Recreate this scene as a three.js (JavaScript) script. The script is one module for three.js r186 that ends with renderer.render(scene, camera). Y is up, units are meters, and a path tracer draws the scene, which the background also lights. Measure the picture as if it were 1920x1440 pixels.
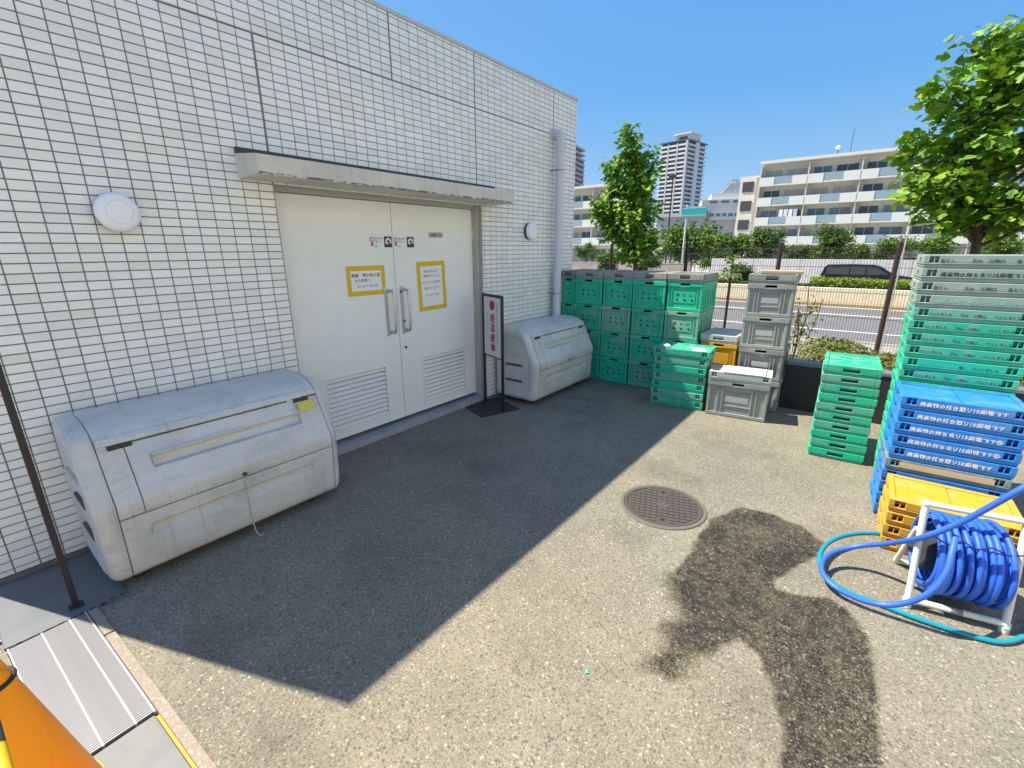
import * as THREE from 'three';
import { mergeGeometries, mergeVertices } from 'three/addons/utils/BufferGeometryUtils.js';
import { RoundedBoxGeometry } from 'three/addons/geometries/RoundedBoxGeometry.js';

// ------------------------------------------------------------------ camera, sky, sun, exposure
const scene = new THREE.Scene();
const PITCH = 0.28677, YAW = 0.66682, ROLL = -0.0044, FPX = 857.25;      // wall runs along x, faces +z
const EYE = new THREE.Vector3(0, 1.78, 3.55);
const camera = new THREE.PerspectiveCamera(2 * Math.atan(720 / FPX) * 180 / Math.PI, 4 / 3, 0.05, 3000);
const FWD = new THREE.Vector3(Math.cos(YAW) * Math.cos(PITCH), -Math.sin(PITCH), -Math.sin(YAW) * Math.cos(PITCH));
camera.position.copy(EYE);
camera.lookAt(EYE.clone().add(FWD));
camera.rotateZ(ROLL);
const EXPOSURE = 1.98;
const SUN_DIR = new THREE.Vector3(-0.234, 1, -0.584).normalize();
{
  const W = 512, H = 256, data = new Float32Array(W * H * 4);
  const stops = [[0, .66, .79, .93], [4, .42, .65, .92], [9, .28, .55, .9], [15, .17, .455, .885], [27, .115, .375, .845], [45, .078, .28, .73], [90, .055, .19, .57]];
  for (let j = 0; j < H; j++) {
    const el = Math.max(0, ((j + .5) / H - .5) * 180);
    let k = 0; while (k < stops.length - 2 && el > stops[k + 1][0]) k++;
    const a = stops[k], b = stops[k + 1], f = Math.min(1, (el - a[0]) / (b[0] - a[0]));
    for (let i = 0; i < W; i++) {
      const az = ((i + .5) / W - .5) * 2 * Math.PI, e = el * Math.PI / 180;
      const c = Math.cos(e) * Math.cos(az) * SUN_DIR.x + Math.sin(e) * SUN_DIR.y + Math.cos(e) * Math.sin(az) * SUN_DIR.z;
      const glow = Math.pow(Math.max(0, c), 24) * .35 + Math.pow(Math.max(0, c), 2) * .2;
      for (let q = 0; q < 3; q++) data[(j * W + i) * 4 + q] = (a[q + 1] + (b[q + 1] - a[q + 1]) * f + glow) / EXPOSURE;
      data[(j * W + i) * 4 + 3] = 1;
    }
  }
  const sky = new THREE.DataTexture(data, W, H, THREE.RGBAFormat, THREE.FloatType);
  sky.mapping = THREE.EquirectangularReflectionMapping; sky.magFilter = sky.minFilter = THREE.LinearFilter; sky.needsUpdate = true;
  scene.background = sky; scene.environment = sky;
}
const sun = new THREE.DirectionalLight(new THREE.Color(1, .925, .78), 4.4);
sun.position.copy(SUN_DIR).multiplyScalar(60).add(new THREE.Vector3(8, 0, 2)); sun.target.position.set(8, 0, 2);
sun.castShadow = true; sun.shadow.mapSize.set(4096, 4096);
Object.assign(sun.shadow.camera, { left: -45, right: 45, top: 45, bottom: -45, near: 1, far: 200 });
scene.add(sun, sun.target);
const renderer = new THREE.WebGLRenderer({ antialias: true });
renderer.setSize(1024, 768);
renderer.toneMapping = THREE.LinearToneMapping; renderer.toneMappingExposure = EXPOSURE;
renderer.shadowMap.enabled = true;

// ------------------------------------------------------------------ helpers
let seed = 20240611;
const rnd = (a = 0, b = 1) => { seed = (seed * 1664525 + 1013904223) >>> 0; return a + (b - a) * (seed / 4294967296); };
const V = (x, y, z) => new THREE.Vector3(x, y, z);
const RGT = V(Math.sin(YAW), 0, Math.cos(YAW)), UPV = new THREE.Vector3().crossVectors(RGT, FWD);
function ray(u, v) {                          // photo pixel (1920 x 1440) to a direction
  const x = (u - 960) / FPX, y = (720 - v) / FPX, c = Math.cos(ROLL), s = Math.sin(ROLL);
  return FWD.clone().addScaledVector(RGT, x * c - y * s).addScaledVector(UPV, x * s + y * c);
}
const atX = (u, v, x) => { const d = ray(u, v); return EYE.clone().addScaledVector(d, (x - EYE.x) / d.x); };
const atY = (u, v, y) => { const d = ray(u, v); return EYE.clone().addScaledVector(d, (y - EYE.y) / d.y); };
const names = {};
function num(n) { const k = names[n] = (names[n] ?? -1) + 1; return k ? n + '_' + String(k).padStart(3, '0') : n; }
function fin(o) { o.castShadow = true; o.receiveShadow = true; return o; }
function tag(o, label, category, group, kind) {
  o.userData.label = label; if (category) o.userData.category = category; if (group) o.userData.group = group; if (kind) o.userData.kind = kind;
  return o;
}
function thing(name, label, category, pos = [0, 0, 0], turn = 0, group) {
  const g = new THREE.Group(); g.name = num(name); g.position.set(...pos); g.rotation.y = turn; scene.add(g);
  return tag(g, label, category, group);
}
function part(name, geo, mat, parent) {
  if (Array.isArray(geo)) geo = merge(geo);
  const m = fin(new THREE.Mesh(geo, mat)); m.name = name; parent.add(m); return m;
}
function solo(name, geo, mat, label, category, group) {
  if (Array.isArray(geo)) geo = merge(geo);
  const m = fin(new THREE.Mesh(geo, mat)); m.name = num(name); scene.add(m); return tag(m, label, category, group);
}
function struct(name, geo, mat, label) {
  if (Array.isArray(geo)) geo = merge(geo);
  const m = fin(new THREE.Mesh(geo, mat)); m.name = name; scene.add(m); m.userData.kind = 'structure'; if (label) m.userData.label = label; return m;
}
function plainAttr(g) {
  g = g.index ? g.toNonIndexed() : g;
  for (const k of Object.keys(g.attributes)) if (!['position', 'normal', 'uv'].includes(k)) g.deleteAttribute(k);
  if (!g.attributes.normal) g.computeVertexNormals();
  if (!g.attributes.uv) g.setAttribute('uv', new THREE.BufferAttribute(new Float32Array(g.attributes.position.count * 2), 2));
  return g;
}
function merge(list) { return list.length === 1 ? list[0] : mergeGeometries(list.map(plainAttr)); }
function boxUV(g) {                           // uv in metres from the dominant axis of each face
  g = plainAttr(g); const p = g.attributes.position, n = g.attributes.normal, uv = g.attributes.uv;
  for (let i = 0; i < p.count; i++) {
    const ax = Math.abs(n.getX(i)), ay = Math.abs(n.getY(i)), az = Math.abs(n.getZ(i));
    if (ay >= ax && ay >= az) uv.setXY(i, p.getX(i), p.getZ(i)); else if (ax >= az) uv.setXY(i, p.getZ(i), p.getY(i)); else uv.setXY(i, p.getX(i), p.getY(i));
  }
  return g;
}
function bx(w, h, d, x = 0, y = 0, z = 0) { const g = new THREE.BoxGeometry(w, h, d); g.translate(x, y, z); return g; }
function mm(x0, x1, y0, y1, z0, z1) { return bx(x1 - x0, y1 - y0, z1 - z0, (x0 + x1) / 2, (y0 + y1) / 2, (z0 + z1) / 2); }
function rb(w, h, d, x = 0, y = 0, z = 0, r = .004) { const g = new RoundedBoxGeometry(w, h, d, 1, Math.min(r, w / 2.1, h / 2.1, d / 2.1)); g.translate(x, y, z); return plainAttr(g); }
function rmm(x0, x1, y0, y1, z0, z1, r = .004) { return rb(x1 - x0, y1 - y0, z1 - z0, (x0 + x1) / 2, (y0 + y1) / 2, (z0 + z1) / 2, r); }
function rod(a, b, r0, r1 = r0, n = 8) {
  const d = new THREE.Vector3().subVectors(b, a), L = d.length(), g = new THREE.CylinderGeometry(r1, r0, L, n);
  g.translate(0, L / 2, 0); g.applyQuaternion(new THREE.Quaternion().setFromUnitVectors(V(0, 1, 0), d.normalize())); g.translate(a.x, a.y, a.z);
  return g;
}
function tube(pts, r, seg = 64, n = 8, closed = false) { return new THREE.TubeGeometry(new THREE.CatmullRomCurve3(pts, closed, 'centripetal'), seg, r, n, closed); }
function disc(r, h, n = 40) { return new THREE.CylinderGeometry(r, r, h, n); }
const L = (r, g, b) => new THREE.Color().setRGB(r, g, b);
function mat(c, roughness = .7, o = {}) { return new THREE.MeshStandardMaterial({ color: c, roughness, metalness: 0, ...o }); }

// value noise
function hash(x, y, s) { let h = (x * 374761393 + y * 668265263 + s * 974634777) | 0; h = Math.imul(h ^ (h >>> 13), 1274126177); return ((h ^ (h >>> 16)) >>> 0) / 4294967296; }
function vnoise(x, y, s = 0, per = 0) {
  const xi = Math.floor(x), yi = Math.floor(y), fx = x - xi, fy = y - yi, u = fx * fx * (3 - 2 * fx), v = fy * fy * (3 - 2 * fy);
  const w = (k) => per ? ((k % per) + per) % per : k;
  const a = hash(w(xi), w(yi), s), b = hash(w(xi + 1), w(yi), s), c = hash(w(xi), w(yi + 1), s), d = hash(w(xi + 1), w(yi + 1), s);
  return a + (b - a) * u + (c - a) * v + (a - b - c + d) * u * v;
}
function fbm(x, y, s, oct = 4, per = 0) { let t = 0, a = .5, m = 0; for (let o = 0; o < oct; o++) { t += a * vnoise(x, y, s + o * 17, per); m += a; x *= 2; y *= 2; per *= 2; a *= .5; } return t / m; }
function tex(w, h, fn, srgb = true, rep) {
  const d = new Uint8Array(w * h * 4), o = [0, 0, 0];
  for (let j = 0; j < h; j++) for (let i = 0; i < w; i++) { fn(i, j, o); const k = (j * w + i) * 4; for (let q = 0; q < 3; q++) d[k + q] = Math.max(0, Math.min(255, o[q])); d[k + 3] = 255; }
  const t = new THREE.DataTexture(d, w, h); t.magFilter = THREE.LinearFilter; t.minFilter = THREE.LinearMipmapLinearFilter; t.generateMipmaps = true;
  t.wrapS = t.wrapT = THREE.RepeatWrapping; if (srgb) t.colorSpace = THREE.SRGBColorSpace; if (rep) t.repeat.set(...rep); t.needsUpdate = true; return t;
}
const enc = (v) => 255 * Math.pow(Math.max(0, v), 1 / 2.2);
// dirt on plastic: multiplies the colour, fine scuffs and soft blotches
const scuff = tex(512, 512, (i, j, o) => {
  const a = fbm(i / 64, j / 64, 3, 5, 8), b = fbm(i / 9, j / 9, 9, 3, 56), s = vnoise(i / 60, j / 2.2, 5) ** 6;
  const k = 1 - .34 * Math.max(0, a - .42) - .12 * (b - .5) + .10 * s; o[0] = enc(k); o[1] = enc(k * .995); o[2] = enc(k * .975);
});
scuff.repeat.set(1.7, 1.7);
const roughTex = tex(256, 256, (i, j, o) => { const k = 150 + 90 * (fbm(i / 32, j / 32, 21, 4, 8) - .5) + 30 * (hash(i, j, 4) - .5); o[0] = o[1] = o[2] = k; }, false, [2, 2]);
const fineBump = tex(256, 256, (i, j, o) => { o[0] = o[1] = o[2] = 128 + 90 * (fbm(i / 8, j / 8, 33, 3, 32) - .5) + 50 * (hash(i, j, 8) - .5); }, false, [3, 3]);
const concrete = tex(512, 512, (i, j, o) => {
  const a = fbm(i / 70, j / 70, 41, 5), st = Math.max(0, vnoise(i / 7, j / 160, 44) - .55) * .5, g = hash(i, j, 3) - .5;
  const k = .95 - .28 * (a - .5) - st * .6 + g * .12; o[0] = enc(k); o[1] = enc(k * .985); o[2] = enc(k * .95);
}, true, [1.1, 1.1]);

// lettering: strokes on a 10 x 10 grid, two digits per point
const GLYPH = {
  廃: '50 51|11 91|11 09|33 53 25|72 63|82 74 95|35 85|37 87|45 39|75 79 99', 棄: '50 51|11 91|51 34 74|04 94|24 26 76 74|44 47|07 97|46 49|46 19|46 89',
  物: '20 03|12 42|05 43|20 29|60 53|62 92 88 68|73 58|83 67', の: '52 47 29 17 14 32 52 73 86 68', 抜: '03 43|20 28 09|05 43|52 92|70 65 59|66 89|88 59',
  き: '13 83|15 85|31 77|27 29 79', 取: '01 51|12 19|42 49|13 43|15 45|08 58|61 91 79 59|62 98', り: '21 26|71 75 58 39', は: '11 19|43 93|71 78 58 57 97',
  犯: '40 04|12 45 38 08|34 09|51 91 95 65|51 58 98 96', 罪: '11 91 93 13 11|31 33|61 63|43 49|63 69|14 43|16 46|17 48|65 95|67 97|69 99',
  で: '12 92 65 67 89|75 86|85 96', す: '12 92|61 66 45 56 66 48', 持: '03 43|20 28 09|05 43|52 92|71 74|44 94|46 96|76 79 69|56 67',
  ち: '12 82|42 26 65 87 59 29', 去: '50 54|22 82|14 94|44 28 88|66 99', 駐: '11 17 57 59|11 51|13 53|15 55|31 37|18 19|28 29|70 81|62 92|65 95|69 99|72 79',
  車: '11 91|23 83 87 27 23|25 85|08 98|50 59', 厳: '20 31|50 51|80 71|12 92|12 09|24 54|26 56|28 58|34 39|53 59|73 65|64 94|84 59|66 99',
  禁: '12 42|30 35|30 15|32 45|52 92|70 75|70 55|72 95|26 86|17 97|57 59|37 28|77 88', ペ: '05 32 97|71 82', ッ: '13 24|43 54|83 67 49', ト: '31 39|34 76',
  ボ: '13 83|50 59|25 17|75 87|80 81|90 91', ル: '31 35 09|61 68 95', 缶: '30 13|32 82|05 95|52 59|17 19 89 86', ビ: '21 28 78|24 73|81 82', ン: '12 34|18 86',
  三: '12 82|25 75|08 98', 用: '11 09|11 91 99|14 94|16 96|51 59', 口: '12 92 98 18 12', '5': '80 20 14 64 86 68 28 17', m: '03 09|04 23 44 49|44 63 84 89', '®': '30 61 93 96 69 39 06 03 30|33 36|33 53 54 34|44 66', ' ': '',
  '・': '44 55', '-': '15 85', l: '50 59',
};
function lettering(text, size, weight, vertical = false, pitch = 1.12) {
  const pos = [], nor = [], idx = [];
  const chars = [...text], n = chars.length, tot = n * size * pitch;
  chars.forEach((ch, ci) => {
    const ox = vertical ? -size / 2 : -tot / 2 + ci * size * pitch, oy = vertical ? tot / 2 - ci * size * pitch : size / 2;
    for (const st of (GLYPH[ch] || '').split('|')) {
      const p = st.split(' ').filter(Boolean).map((q) => [ox + (+q[0] + .5) / 10 * size, oy - (+q[1] + .5) / 10 * size]);
      for (let k = 0; k + 1 < p.length; k++) {
        let [x0, y0] = p[k], [x1, y1] = p[k + 1]; const dx = x1 - x0, dy = y1 - y0, l = Math.hypot(dx, dy) || 1, ux = dx / l * weight / 2, uy = dy / l * weight / 2;
        x0 -= ux; y0 -= uy; x1 += ux; y1 += uy; const b = pos.length / 3, o = (k % 3) * .00006;
        pos.push(x0 - uy, y0 + ux, o, x0 + uy, y0 - ux, o, x1 + uy, y1 - ux, o, x1 - uy, y1 + ux, o); for (let q = 0; q < 4; q++) nor.push(0, 0, 1);
        idx.push(b, b + 1, b + 2, b, b + 2, b + 3);
      }
    }
  });
  const g = new THREE.BufferGeometry(); g.setAttribute('position', new THREE.Float32BufferAttribute(pos, 3)); g.setAttribute('normal', new THREE.Float32BufferAttribute(nor, 3));
  g.setAttribute('uv', new THREE.Float32BufferAttribute(new Float32Array(pos.length / 3 * 2), 2)); g.setIndex(idx); return g.toNonIndexed();
}
const moved = (g, x, y, z) => { const c = g.clone(); c.translate(x, y, z); return c; };
const ink = { black: mat(L(.025, .027, .03), .6), white: mat(L(.82, .83, .82), .6), red: mat(L(.55, .025, .05), .55), grey: mat(L(.2, .22, .25), .6), pale: mat(L(.28, .55, .46), .6), brown: mat(L(.25, .13, .08), .6) };

// ------------------------------------------------------------------ ground, yard, streets
struct('terrain', (() => { const g = new THREE.PlaneGeometry(2600, 2600); g.rotateX(-Math.PI / 2); g.translate(300, -.83, 0); return g; })(), mat(L(.26, .25, .225), .95));
const DRAIN_TURN = .055, DRAIN_AT = [.155, .66], DRAIN_HOLE = [[-.284, .004], [-.003, .004], [-.003, .918], [-.284, .918]].map(([x, z]) => [DRAIN_AT[0] + x * Math.cos(DRAIN_TURN) + z * Math.sin(DRAIN_TURN), DRAIN_AT[1] - x * Math.sin(DRAIN_TURN) + z * Math.cos(DRAIN_TURN)]), PIT_HOLE = [[-.53, .06], [-.145, .06], [-.145, .6], [-.53, .6]];
const YX0 = -.7, YX1 = 6.3, YZ0 = -.12, YZ1 = 5.7;
const WET = [[2.98, 2.92], [3.28, 3.05], [3.32, 3.25], [3.28, 3.41], [3.14, 3.56], [2.96, 3.54], [2.75, 3.43], [2.6, 3.38], [2.51, 3.4], [2.53, 3.51], [2.61, 3.62], [2.56, 3.71], [2.43, 3.79], [2.24, 3.83], [2.0, 3.84], [1.73, 3.85], [1.3, 3.87], [1.28, 3.58], [1.5, 3.56], [1.66, 3.55], [1.85, 3.49], [1.99, 3.4], [2.03, 3.32], [1.94, 3.26], [1.8, 3.2], [1.63, 3.14], [1.62, 3.04], [1.73, 3.02], [2.01, 3.03], [2.24, 2.91], [2.51, 2.92]];
function wetDist(x, z) {            // signed distance to the outline of the spilled water, positive inside
  let inside = false, d = 1e9;
  for (let i = 0, j = WET.length - 1; i < WET.length; j = i++) {
    const [xi, zi] = WET[i], [xj, zj] = WET[j];
    if ((zi > z) !== (zj > z) && x < (xj - xi) * (z - zi) / (zj - zi) + xi) inside = !inside;
    const dx = xj - xi, dz = zj - zi, t = Math.max(0, Math.min(1, ((x - xi) * dx + (z - zi) * dz) / (dx * dx + dz * dz)));
    d = Math.min(d, Math.hypot(x - xi - t * dx, z - zi - t * dz));
  }
  return inside ? d : -d;
}
{
  const W = 2048, H = 1703, px = (YX1 - YX0) / W, c = new Float32Array(W * H * 3), bump = new Uint8Array(W * H * 4), rough = new Uint8Array(W * H * 4), col = new Uint8Array(W * H * 4);
  for (let j = 0; j < H; j++) for (let i = 0; i < W; i++) {
    const x = YX0 + i * px, z = YZ0 + j * px, k = (j * W + i) * 3;
    const big = fbm(x * 1.1, z * 1.1, 61, 4), mid = fbm(x * 5, z * 5, 67, 3), warm = fbm(x * .7 + 9, z * .7, 71, 3), fine = hash(i, j, 12) - .5;
    let v = .25 + .11 * (big - .5) + .07 * (mid - .5) + .20 * fine;
    c[k] = v * (1.05 + .12 * (warm - .5)); c[k + 1] = v * .93; c[k + 2] = v * (.67 - .12 * (warm - .5));
  }
  const h = new Float32Array(W * H).fill(.45);
  for (let n = 0; n < 420000; n++) {             // aggregate grains
    const gx = rnd(0, W), gy = rnd(0, H), r = .55 + rnd() ** 3 * 1.15, q = rnd(); let f = q < .48 ? rnd(.48, .8) : q < .87 ? rnd(1.1, 1.5) : rnd(1.6, 2.4);
    const tint = rnd(-.05, .05), hh = rnd(.55, 1);
    for (let y = Math.max(0, Math.ceil(gy - r)); y <= Math.min(H - 1, gy + r); y++) for (let x = Math.max(0, Math.ceil(gx - r)); x <= Math.min(W - 1, gx + r); x++) {
      if ((x - gx) ** 2 + (y - gy) ** 2 > r * r) continue; const k = (y * W + x) * 3, v = .235 * f;
      c[k] = v * (1.04 + tint); c[k + 1] = v * .94; c[k + 2] = v * (.71 - tint); h[y * W + x] = hh;
    }
  }
  for (let j = 0; j < H; j++) for (let i = 0; i < W; i++) {
    const x = YX0 + i * px, z = YZ0 + j * px, k = (j * W + i) * 3, o = (j * W + i) * 4;
    let wet = 0;
    if (x > 1.1 && x < 3.6 && z > 2.7 && z < 4.1) { const soft = x < 2.3 && z < 3.25 ? .11 : .028; const d = wetDist(x, z) + (fbm(x * 9, z * 9, 81, 4) - .5) * (soft * 1.7); wet = Math.max(0, Math.min(1, .5 + d / soft)); wet *= .62 + .3 * fbm(x * 5, z * 5, 90, 4) + .3 * vnoise(x * 40, z * 40, 92); }
    const alb = .865, st = Math.max(0, 1 - Math.abs(Math.hypot(x - 1.29, z - 2.6) - .045) / .03) * .18 + Math.max(0, fbm(x * 2.3, z * 2.3, 95, 4) - .58) * .9;   // old round stain, dark blotches
    const w = Math.min(1, wet), m = alb * (1 - st) * (1 - .95 * w * (c[k] > .31 ? .58 : 1));
    col[o] = enc(c[k] * m); col[o + 1] = enc(c[k + 1] * m * (1 - .06 * w)); col[o + 2] = enc(c[k + 2] * m * (1 - (c[k] > .31 ? .12 : .36) * w)); col[o + 3] = 255;
    rough[o] = rough[o + 1] = rough[o + 2] = 228 - 22 * w; rough[o + 3] = 255; bump[o] = bump[o + 1] = bump[o + 2] = 255 * h[j * W + i]; bump[o + 3] = 255;
  }
  const mk = (d, s) => { const t = new THREE.DataTexture(d, W, H); t.magFilter = THREE.LinearFilter; t.minFilter = THREE.LinearMipmapLinearFilter; t.generateMipmaps = true; if (s) t.colorSpace = THREE.SRGBColorSpace; t.needsUpdate = true; return t; };
  const yardMat = new THREE.MeshStandardMaterial({ map: mk(col, true), roughnessMap: mk(rough), roughness: 1, bumpMap: mk(bump), bumpScale: .0022 });
  // a sheet with the two drain openings cut out of it
  const sh = new THREE.Shape([[YX0, YZ0], [YX1, YZ0], [YX1, YZ1], [YX0, YZ1]].map((p) => new THREE.Vector2(...p)));
  for (const loc of [DRAIN_HOLE, PIT_HOLE]) sh.holes.push(new THREE.Path(loc.map((p) => new THREE.Vector2(...p))));
  const yardGeo = plainAttr(new THREE.ShapeGeometry(sh)), p = yardGeo.attributes.position, uv = yardGeo.attributes.uv;
  for (let i = 0; i < p.count; i++) { const x = p.getX(i), z = p.getY(i); p.setXYZ(i, x, 0, z); uv.setXY(i, (x - YX0) / (YX1 - YX0), (z - YZ0) / (YZ1 - YZ0)); }
  for (let i = 0; i < p.count; i += 3) { const a = [p.getX(i + 1), p.getZ(i + 1), uv.getX(i + 1), uv.getY(i + 1)]; p.setXYZ(i + 1, p.getX(i + 2), 0, p.getZ(i + 2)); uv.setXY(i + 1, uv.getX(i + 2), uv.getY(i + 2)); p.setXYZ(i + 2, a[0], 0, a[1]); uv.setXY(i + 2, a[2], a[3]); }
  yardGeo.computeVertexNormals();
  struct('yard_paving', yardGeo, yardMat, 'grey exposed aggregate paving of the service yard');
}
const aggTex = tex(512, 512, (i, j, o) => { const v = .27 + .13 * (hash(i, j, 5) - .5) + .06 * (fbm(i / 64, j / 64, 6, 4, 8) - .5) + (hash(i >> 1, j >> 1, 7) > .93 ? .12 : 0); o[0] = enc(v); o[1] = enc(v * .965); o[2] = enc(v * .84); }, true, [.5, .5]);
const aggMat = mat(L(1, 1, 1), .9, { map: aggTex });
struct('yard_apron', [mm(-14, 7.5, -.82, -.006, 5.6, 14), mm(-14, -.66, -.82, -.006, -8, 5.6), mm(6.26, 7.5, -.82, -.006, -8, 5.6), mm(-.66, 6.26, -.82, -.3, -.1, 5.6)].map(boxUV), aggMat);
const soilMat = mat(L(.09, .075, .05), .95, { map: concrete });
{
  const g = new THREE.PlaneGeometry(5.2, 30, 10, 40), p = g.attributes.position;   // verge falling from the yard to the street
  g.rotateX(-Math.PI / 2);
  for (let i = 0; i < p.count; i++) { const x = p.getX(i) + 2.6; p.setXYZ(i, 7.4 + x, -.1 - .6 * Math.min(1, x / 4.6) + (vnoise(i * .7, 3.1, 2) - .5) * .06, p.getZ(i)); }
  g.computeVertexNormals(); struct('verge', g, soilMat);
}
const asphaltTex = tex(512, 512, (i, j, o) => { const v = .16 + .05 * (hash(i, j, 15) - .5) + .05 * (fbm(i / 60, j / 60, 16, 4, 8) - .5); o[0] = enc(v); o[1] = enc(v * 1.0); o[2] = enc(v * 1.03); }, true, [.5, .5]);
const sheet = (x0, x1, z0, z1, y) => { const g = new THREE.PlaneGeometry(x1 - x0, z1 - z0); g.rotateX(-Math.PI / 2); g.translate((x0 + x1) / 2, y, (z0 + z1) / 2); return boxUV(g); };
struct('sidewalk', [boxUV(mm(12.6, 15.6, -.84, -.68, -80, 80))], mat(L(.34, .33, .3), .9, { map: concrete }));
struct('street', [sheet(15.6, 24, -80, 80, -.815)], mat(L(1, 1, 1), .9, { map: asphaltTex }));
struct('far_street', [sheet(27, 37.4, -80, 80, -.815)], mat(L(1, 1, 1), .9, { map: asphaltTex }));
struct('road_marking', [sheet(18.1, 18.25, -80, 80, -.808), sheet(22.6, 22.8, -80, 80, -.808), sheet(32, 32.15, -80, 80, -.808)], mat(L(.72, .72, .7), .8));
struct('kerb', [boxUV(mm(23.9, 24.3, -.84, -.66, -80, 80))], mat(L(.42, .40, .35), .9));
struct('median_strip', [boxUV(mm(24.3, 27, -.84, -.55, -80, 80))], mat(L(.33, .27, .17), .95, { map: concrete }));
struct('plaza', [sheet(39.2, 80, -120, 120, -.8)], mat(L(.42, .40, .36), .95));

// ------------------------------------------------------------------ the tiled building
const WX0 = -.165, WX1 = 5.94, ROOF = 3.672, DX0 = 1.74, DX1 = 3.99, DTOP = 2.252;      // wall ends, door opening
const TP = .1038, TH = .0516, JY = 3.163;                                               // tile pitch and the level joint
const tileTones = [[.87, .865, .80], [.84, .835, .775], [.89, .885, .83], [.86, .865, .83], [.80, .79, .72], [.83, .845, .805], [.87, .85, .795], [.80, .81, .77]].map((c) => new THREE.MeshPhysicalMaterial({ color: L(...c), roughness: .3, clearcoat: .25, clearcoatRoughness: .2, bumpMap: fineBump, bumpScale: .0004 }));
const building = thing('tiled_building', 'service building wall clad in stacked rows of small white glazed tiles', 'building');
{
  const grout = mat(L(.20, .205, .205), .9);
  part('wall', [mm(WX0, DX0, 0, ROOF - .02, -.3, -.006), mm(DX1, WX1 - .006, 0, ROOF - .02, -.3, -.006), mm(DX0, DX1, DTOP, ROOF - .02, -.3, -.006)], grout, building);
  part('rear_walls', [mm(WX0, WX0 + .25, 0, ROOF - .02, -7.5, -.302), mm(WX1 - .256, WX1 - .006, 0, ROOF - .02, -7.5, -.302), mm(WX0 + .25, WX1 - .256, 0, ROOF - .02, -7.5, -7.25)], mat(L(.62, .63, .6), .6), building);
  part('roof', [mm(WX0 + .26, WX1 - .26, 3.2, 3.4, -7.24, -.31)], mat(L(.3, .3, .3), .9), building);
  part('coping', [rmm(WX0 - .001, WX1 + .004, ROOF - .02, ROOF + .012, -.32, .004, .004), rmm(WX0 - .001, WX0 + .26, ROOF - .02, ROOF + .012, -7.5, -.321, .004), rmm(WX1 - .26, WX1 + .004, ROOF - .02, ROOF + .012, -7.5, -.321, .004)], mat(L(.5, .51, .5), .6), building);
  for (const [a, b] of [[WX0 - .004, DX0], [DX1, WX1]]) part('plinth', boxUV(mm(a, b, 0, .035, -.29, .012)), mat(L(.16, .165, .17), .85, { map: concrete }), building);
  const j = .0061, w = TP - j, h = TH - j, b = .0016;
  const tileGeo = (w, h) => {          // a bevelled slab: face, four chamfers, four sides
    const P = (x, y, z) => [x, y, z], x = w / 2, y = h / 2, pos = [];
    const A = [P(-x, -y, -.0055), P(x, -y, -.0055), P(x, y, -.0055), P(-x, y, -.0055)], B = [P(-x, -y, -b), P(x, -y, -b), P(x, y, -b), P(-x, y, -b)], C = [P(-x + b, -y + b, 0), P(x - b, -y + b, 0), P(x - b, y - b, 0), P(-x + b, y - b, 0)];
    const quad = (p, q, r, s) => pos.push(...p, ...q, ...r, ...p, ...r, ...s);
    for (let k = 0; k < 4; k++) { const l = (k + 1) % 4; quad(A[k], A[l], B[l], B[k]); quad(B[k], B[l], C[l], C[k]); } quad(C[0], C[1], C[2], C[3]);
    const g = new THREE.BufferGeometry(); g.setAttribute('position', new THREE.Float32BufferAttribute(pos, 3)); g.computeVertexNormals(); return boxUV(g);
  };
  const full = tileGeo(w, h), cells = [];
  camera.updateMatrixWorld(); camera.updateProjectionMatrix();
  const xs = [], ys = [];
  // columns counted from the vertical joint over the door's edge; rows from the level joint
  for (let k = -40; k < 60; k++) { const a = DX0 + k * TP, lo = Math.max(WX0, a), hi = Math.min(WX1, a + TP); if (hi - lo > .02) xs.push([lo, hi]); }
  for (let k = -70; k < 14; k++) { const a = JY + k * TH, lo = Math.max(.036, a), hi = Math.min(ROOF - .02, a + TH); if (hi - lo > .012) ys.push([lo, hi]); }
  const snap = (x) => DX0 + Math.round((x - DX0) / TP) * TP, jx = [[DX0, JY - .9, JY], [snap(3.957), 2.3, ROOF], [snap(2.835), JY, ROOF], [snap(5.40), JY, ROOF]];
  for (const [cx0, cx1] of xs) for (const [y0, y1] of ys) {
    let x0 = cx0, x1 = cx1;
    if (y1 < DTOP + .01 && x1 > DX0 + .01 && x0 < DX1 - .01) { if (x0 < DX0) x1 = DX0; else if (x1 > DX1) x0 = DX1; else continue; }
    let a = x0, c = x1, d = y0, e = y1;
    for (const [q, lo, hi] of jx) if (y0 >= lo - .03 && y1 <= hi + .03) { if (Math.abs(a - q) < .004) a += .005; if (Math.abs(c - q) < .004) c -= .005; }
    if (Math.abs(d - JY) < .002) d += .0035; if (Math.abs(e - JY) < .002) e -= .0035;
    if (c - a < .016) continue;
    const p0 = V(a, d, 0).project(camera), p1 = V(c, e, 0).project(camera), vis = Math.max(Math.abs(p0.x), Math.abs(p0.y), Math.abs(p1.x), Math.abs(p1.y)) < 1.02 && (a > 1.66 || a < .25 || e > .95);
    cells.push({ a, c, d, e, s: vis ? Math.abs(p1.x - p0.x) * Math.abs(p1.y - p0.y) : 0 });
  }
  const order = [...cells].sort((p, q) => q.s - p.s), cut = order[300].s, rest = tileTones.map(() => []);
  let made = 0;
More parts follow.
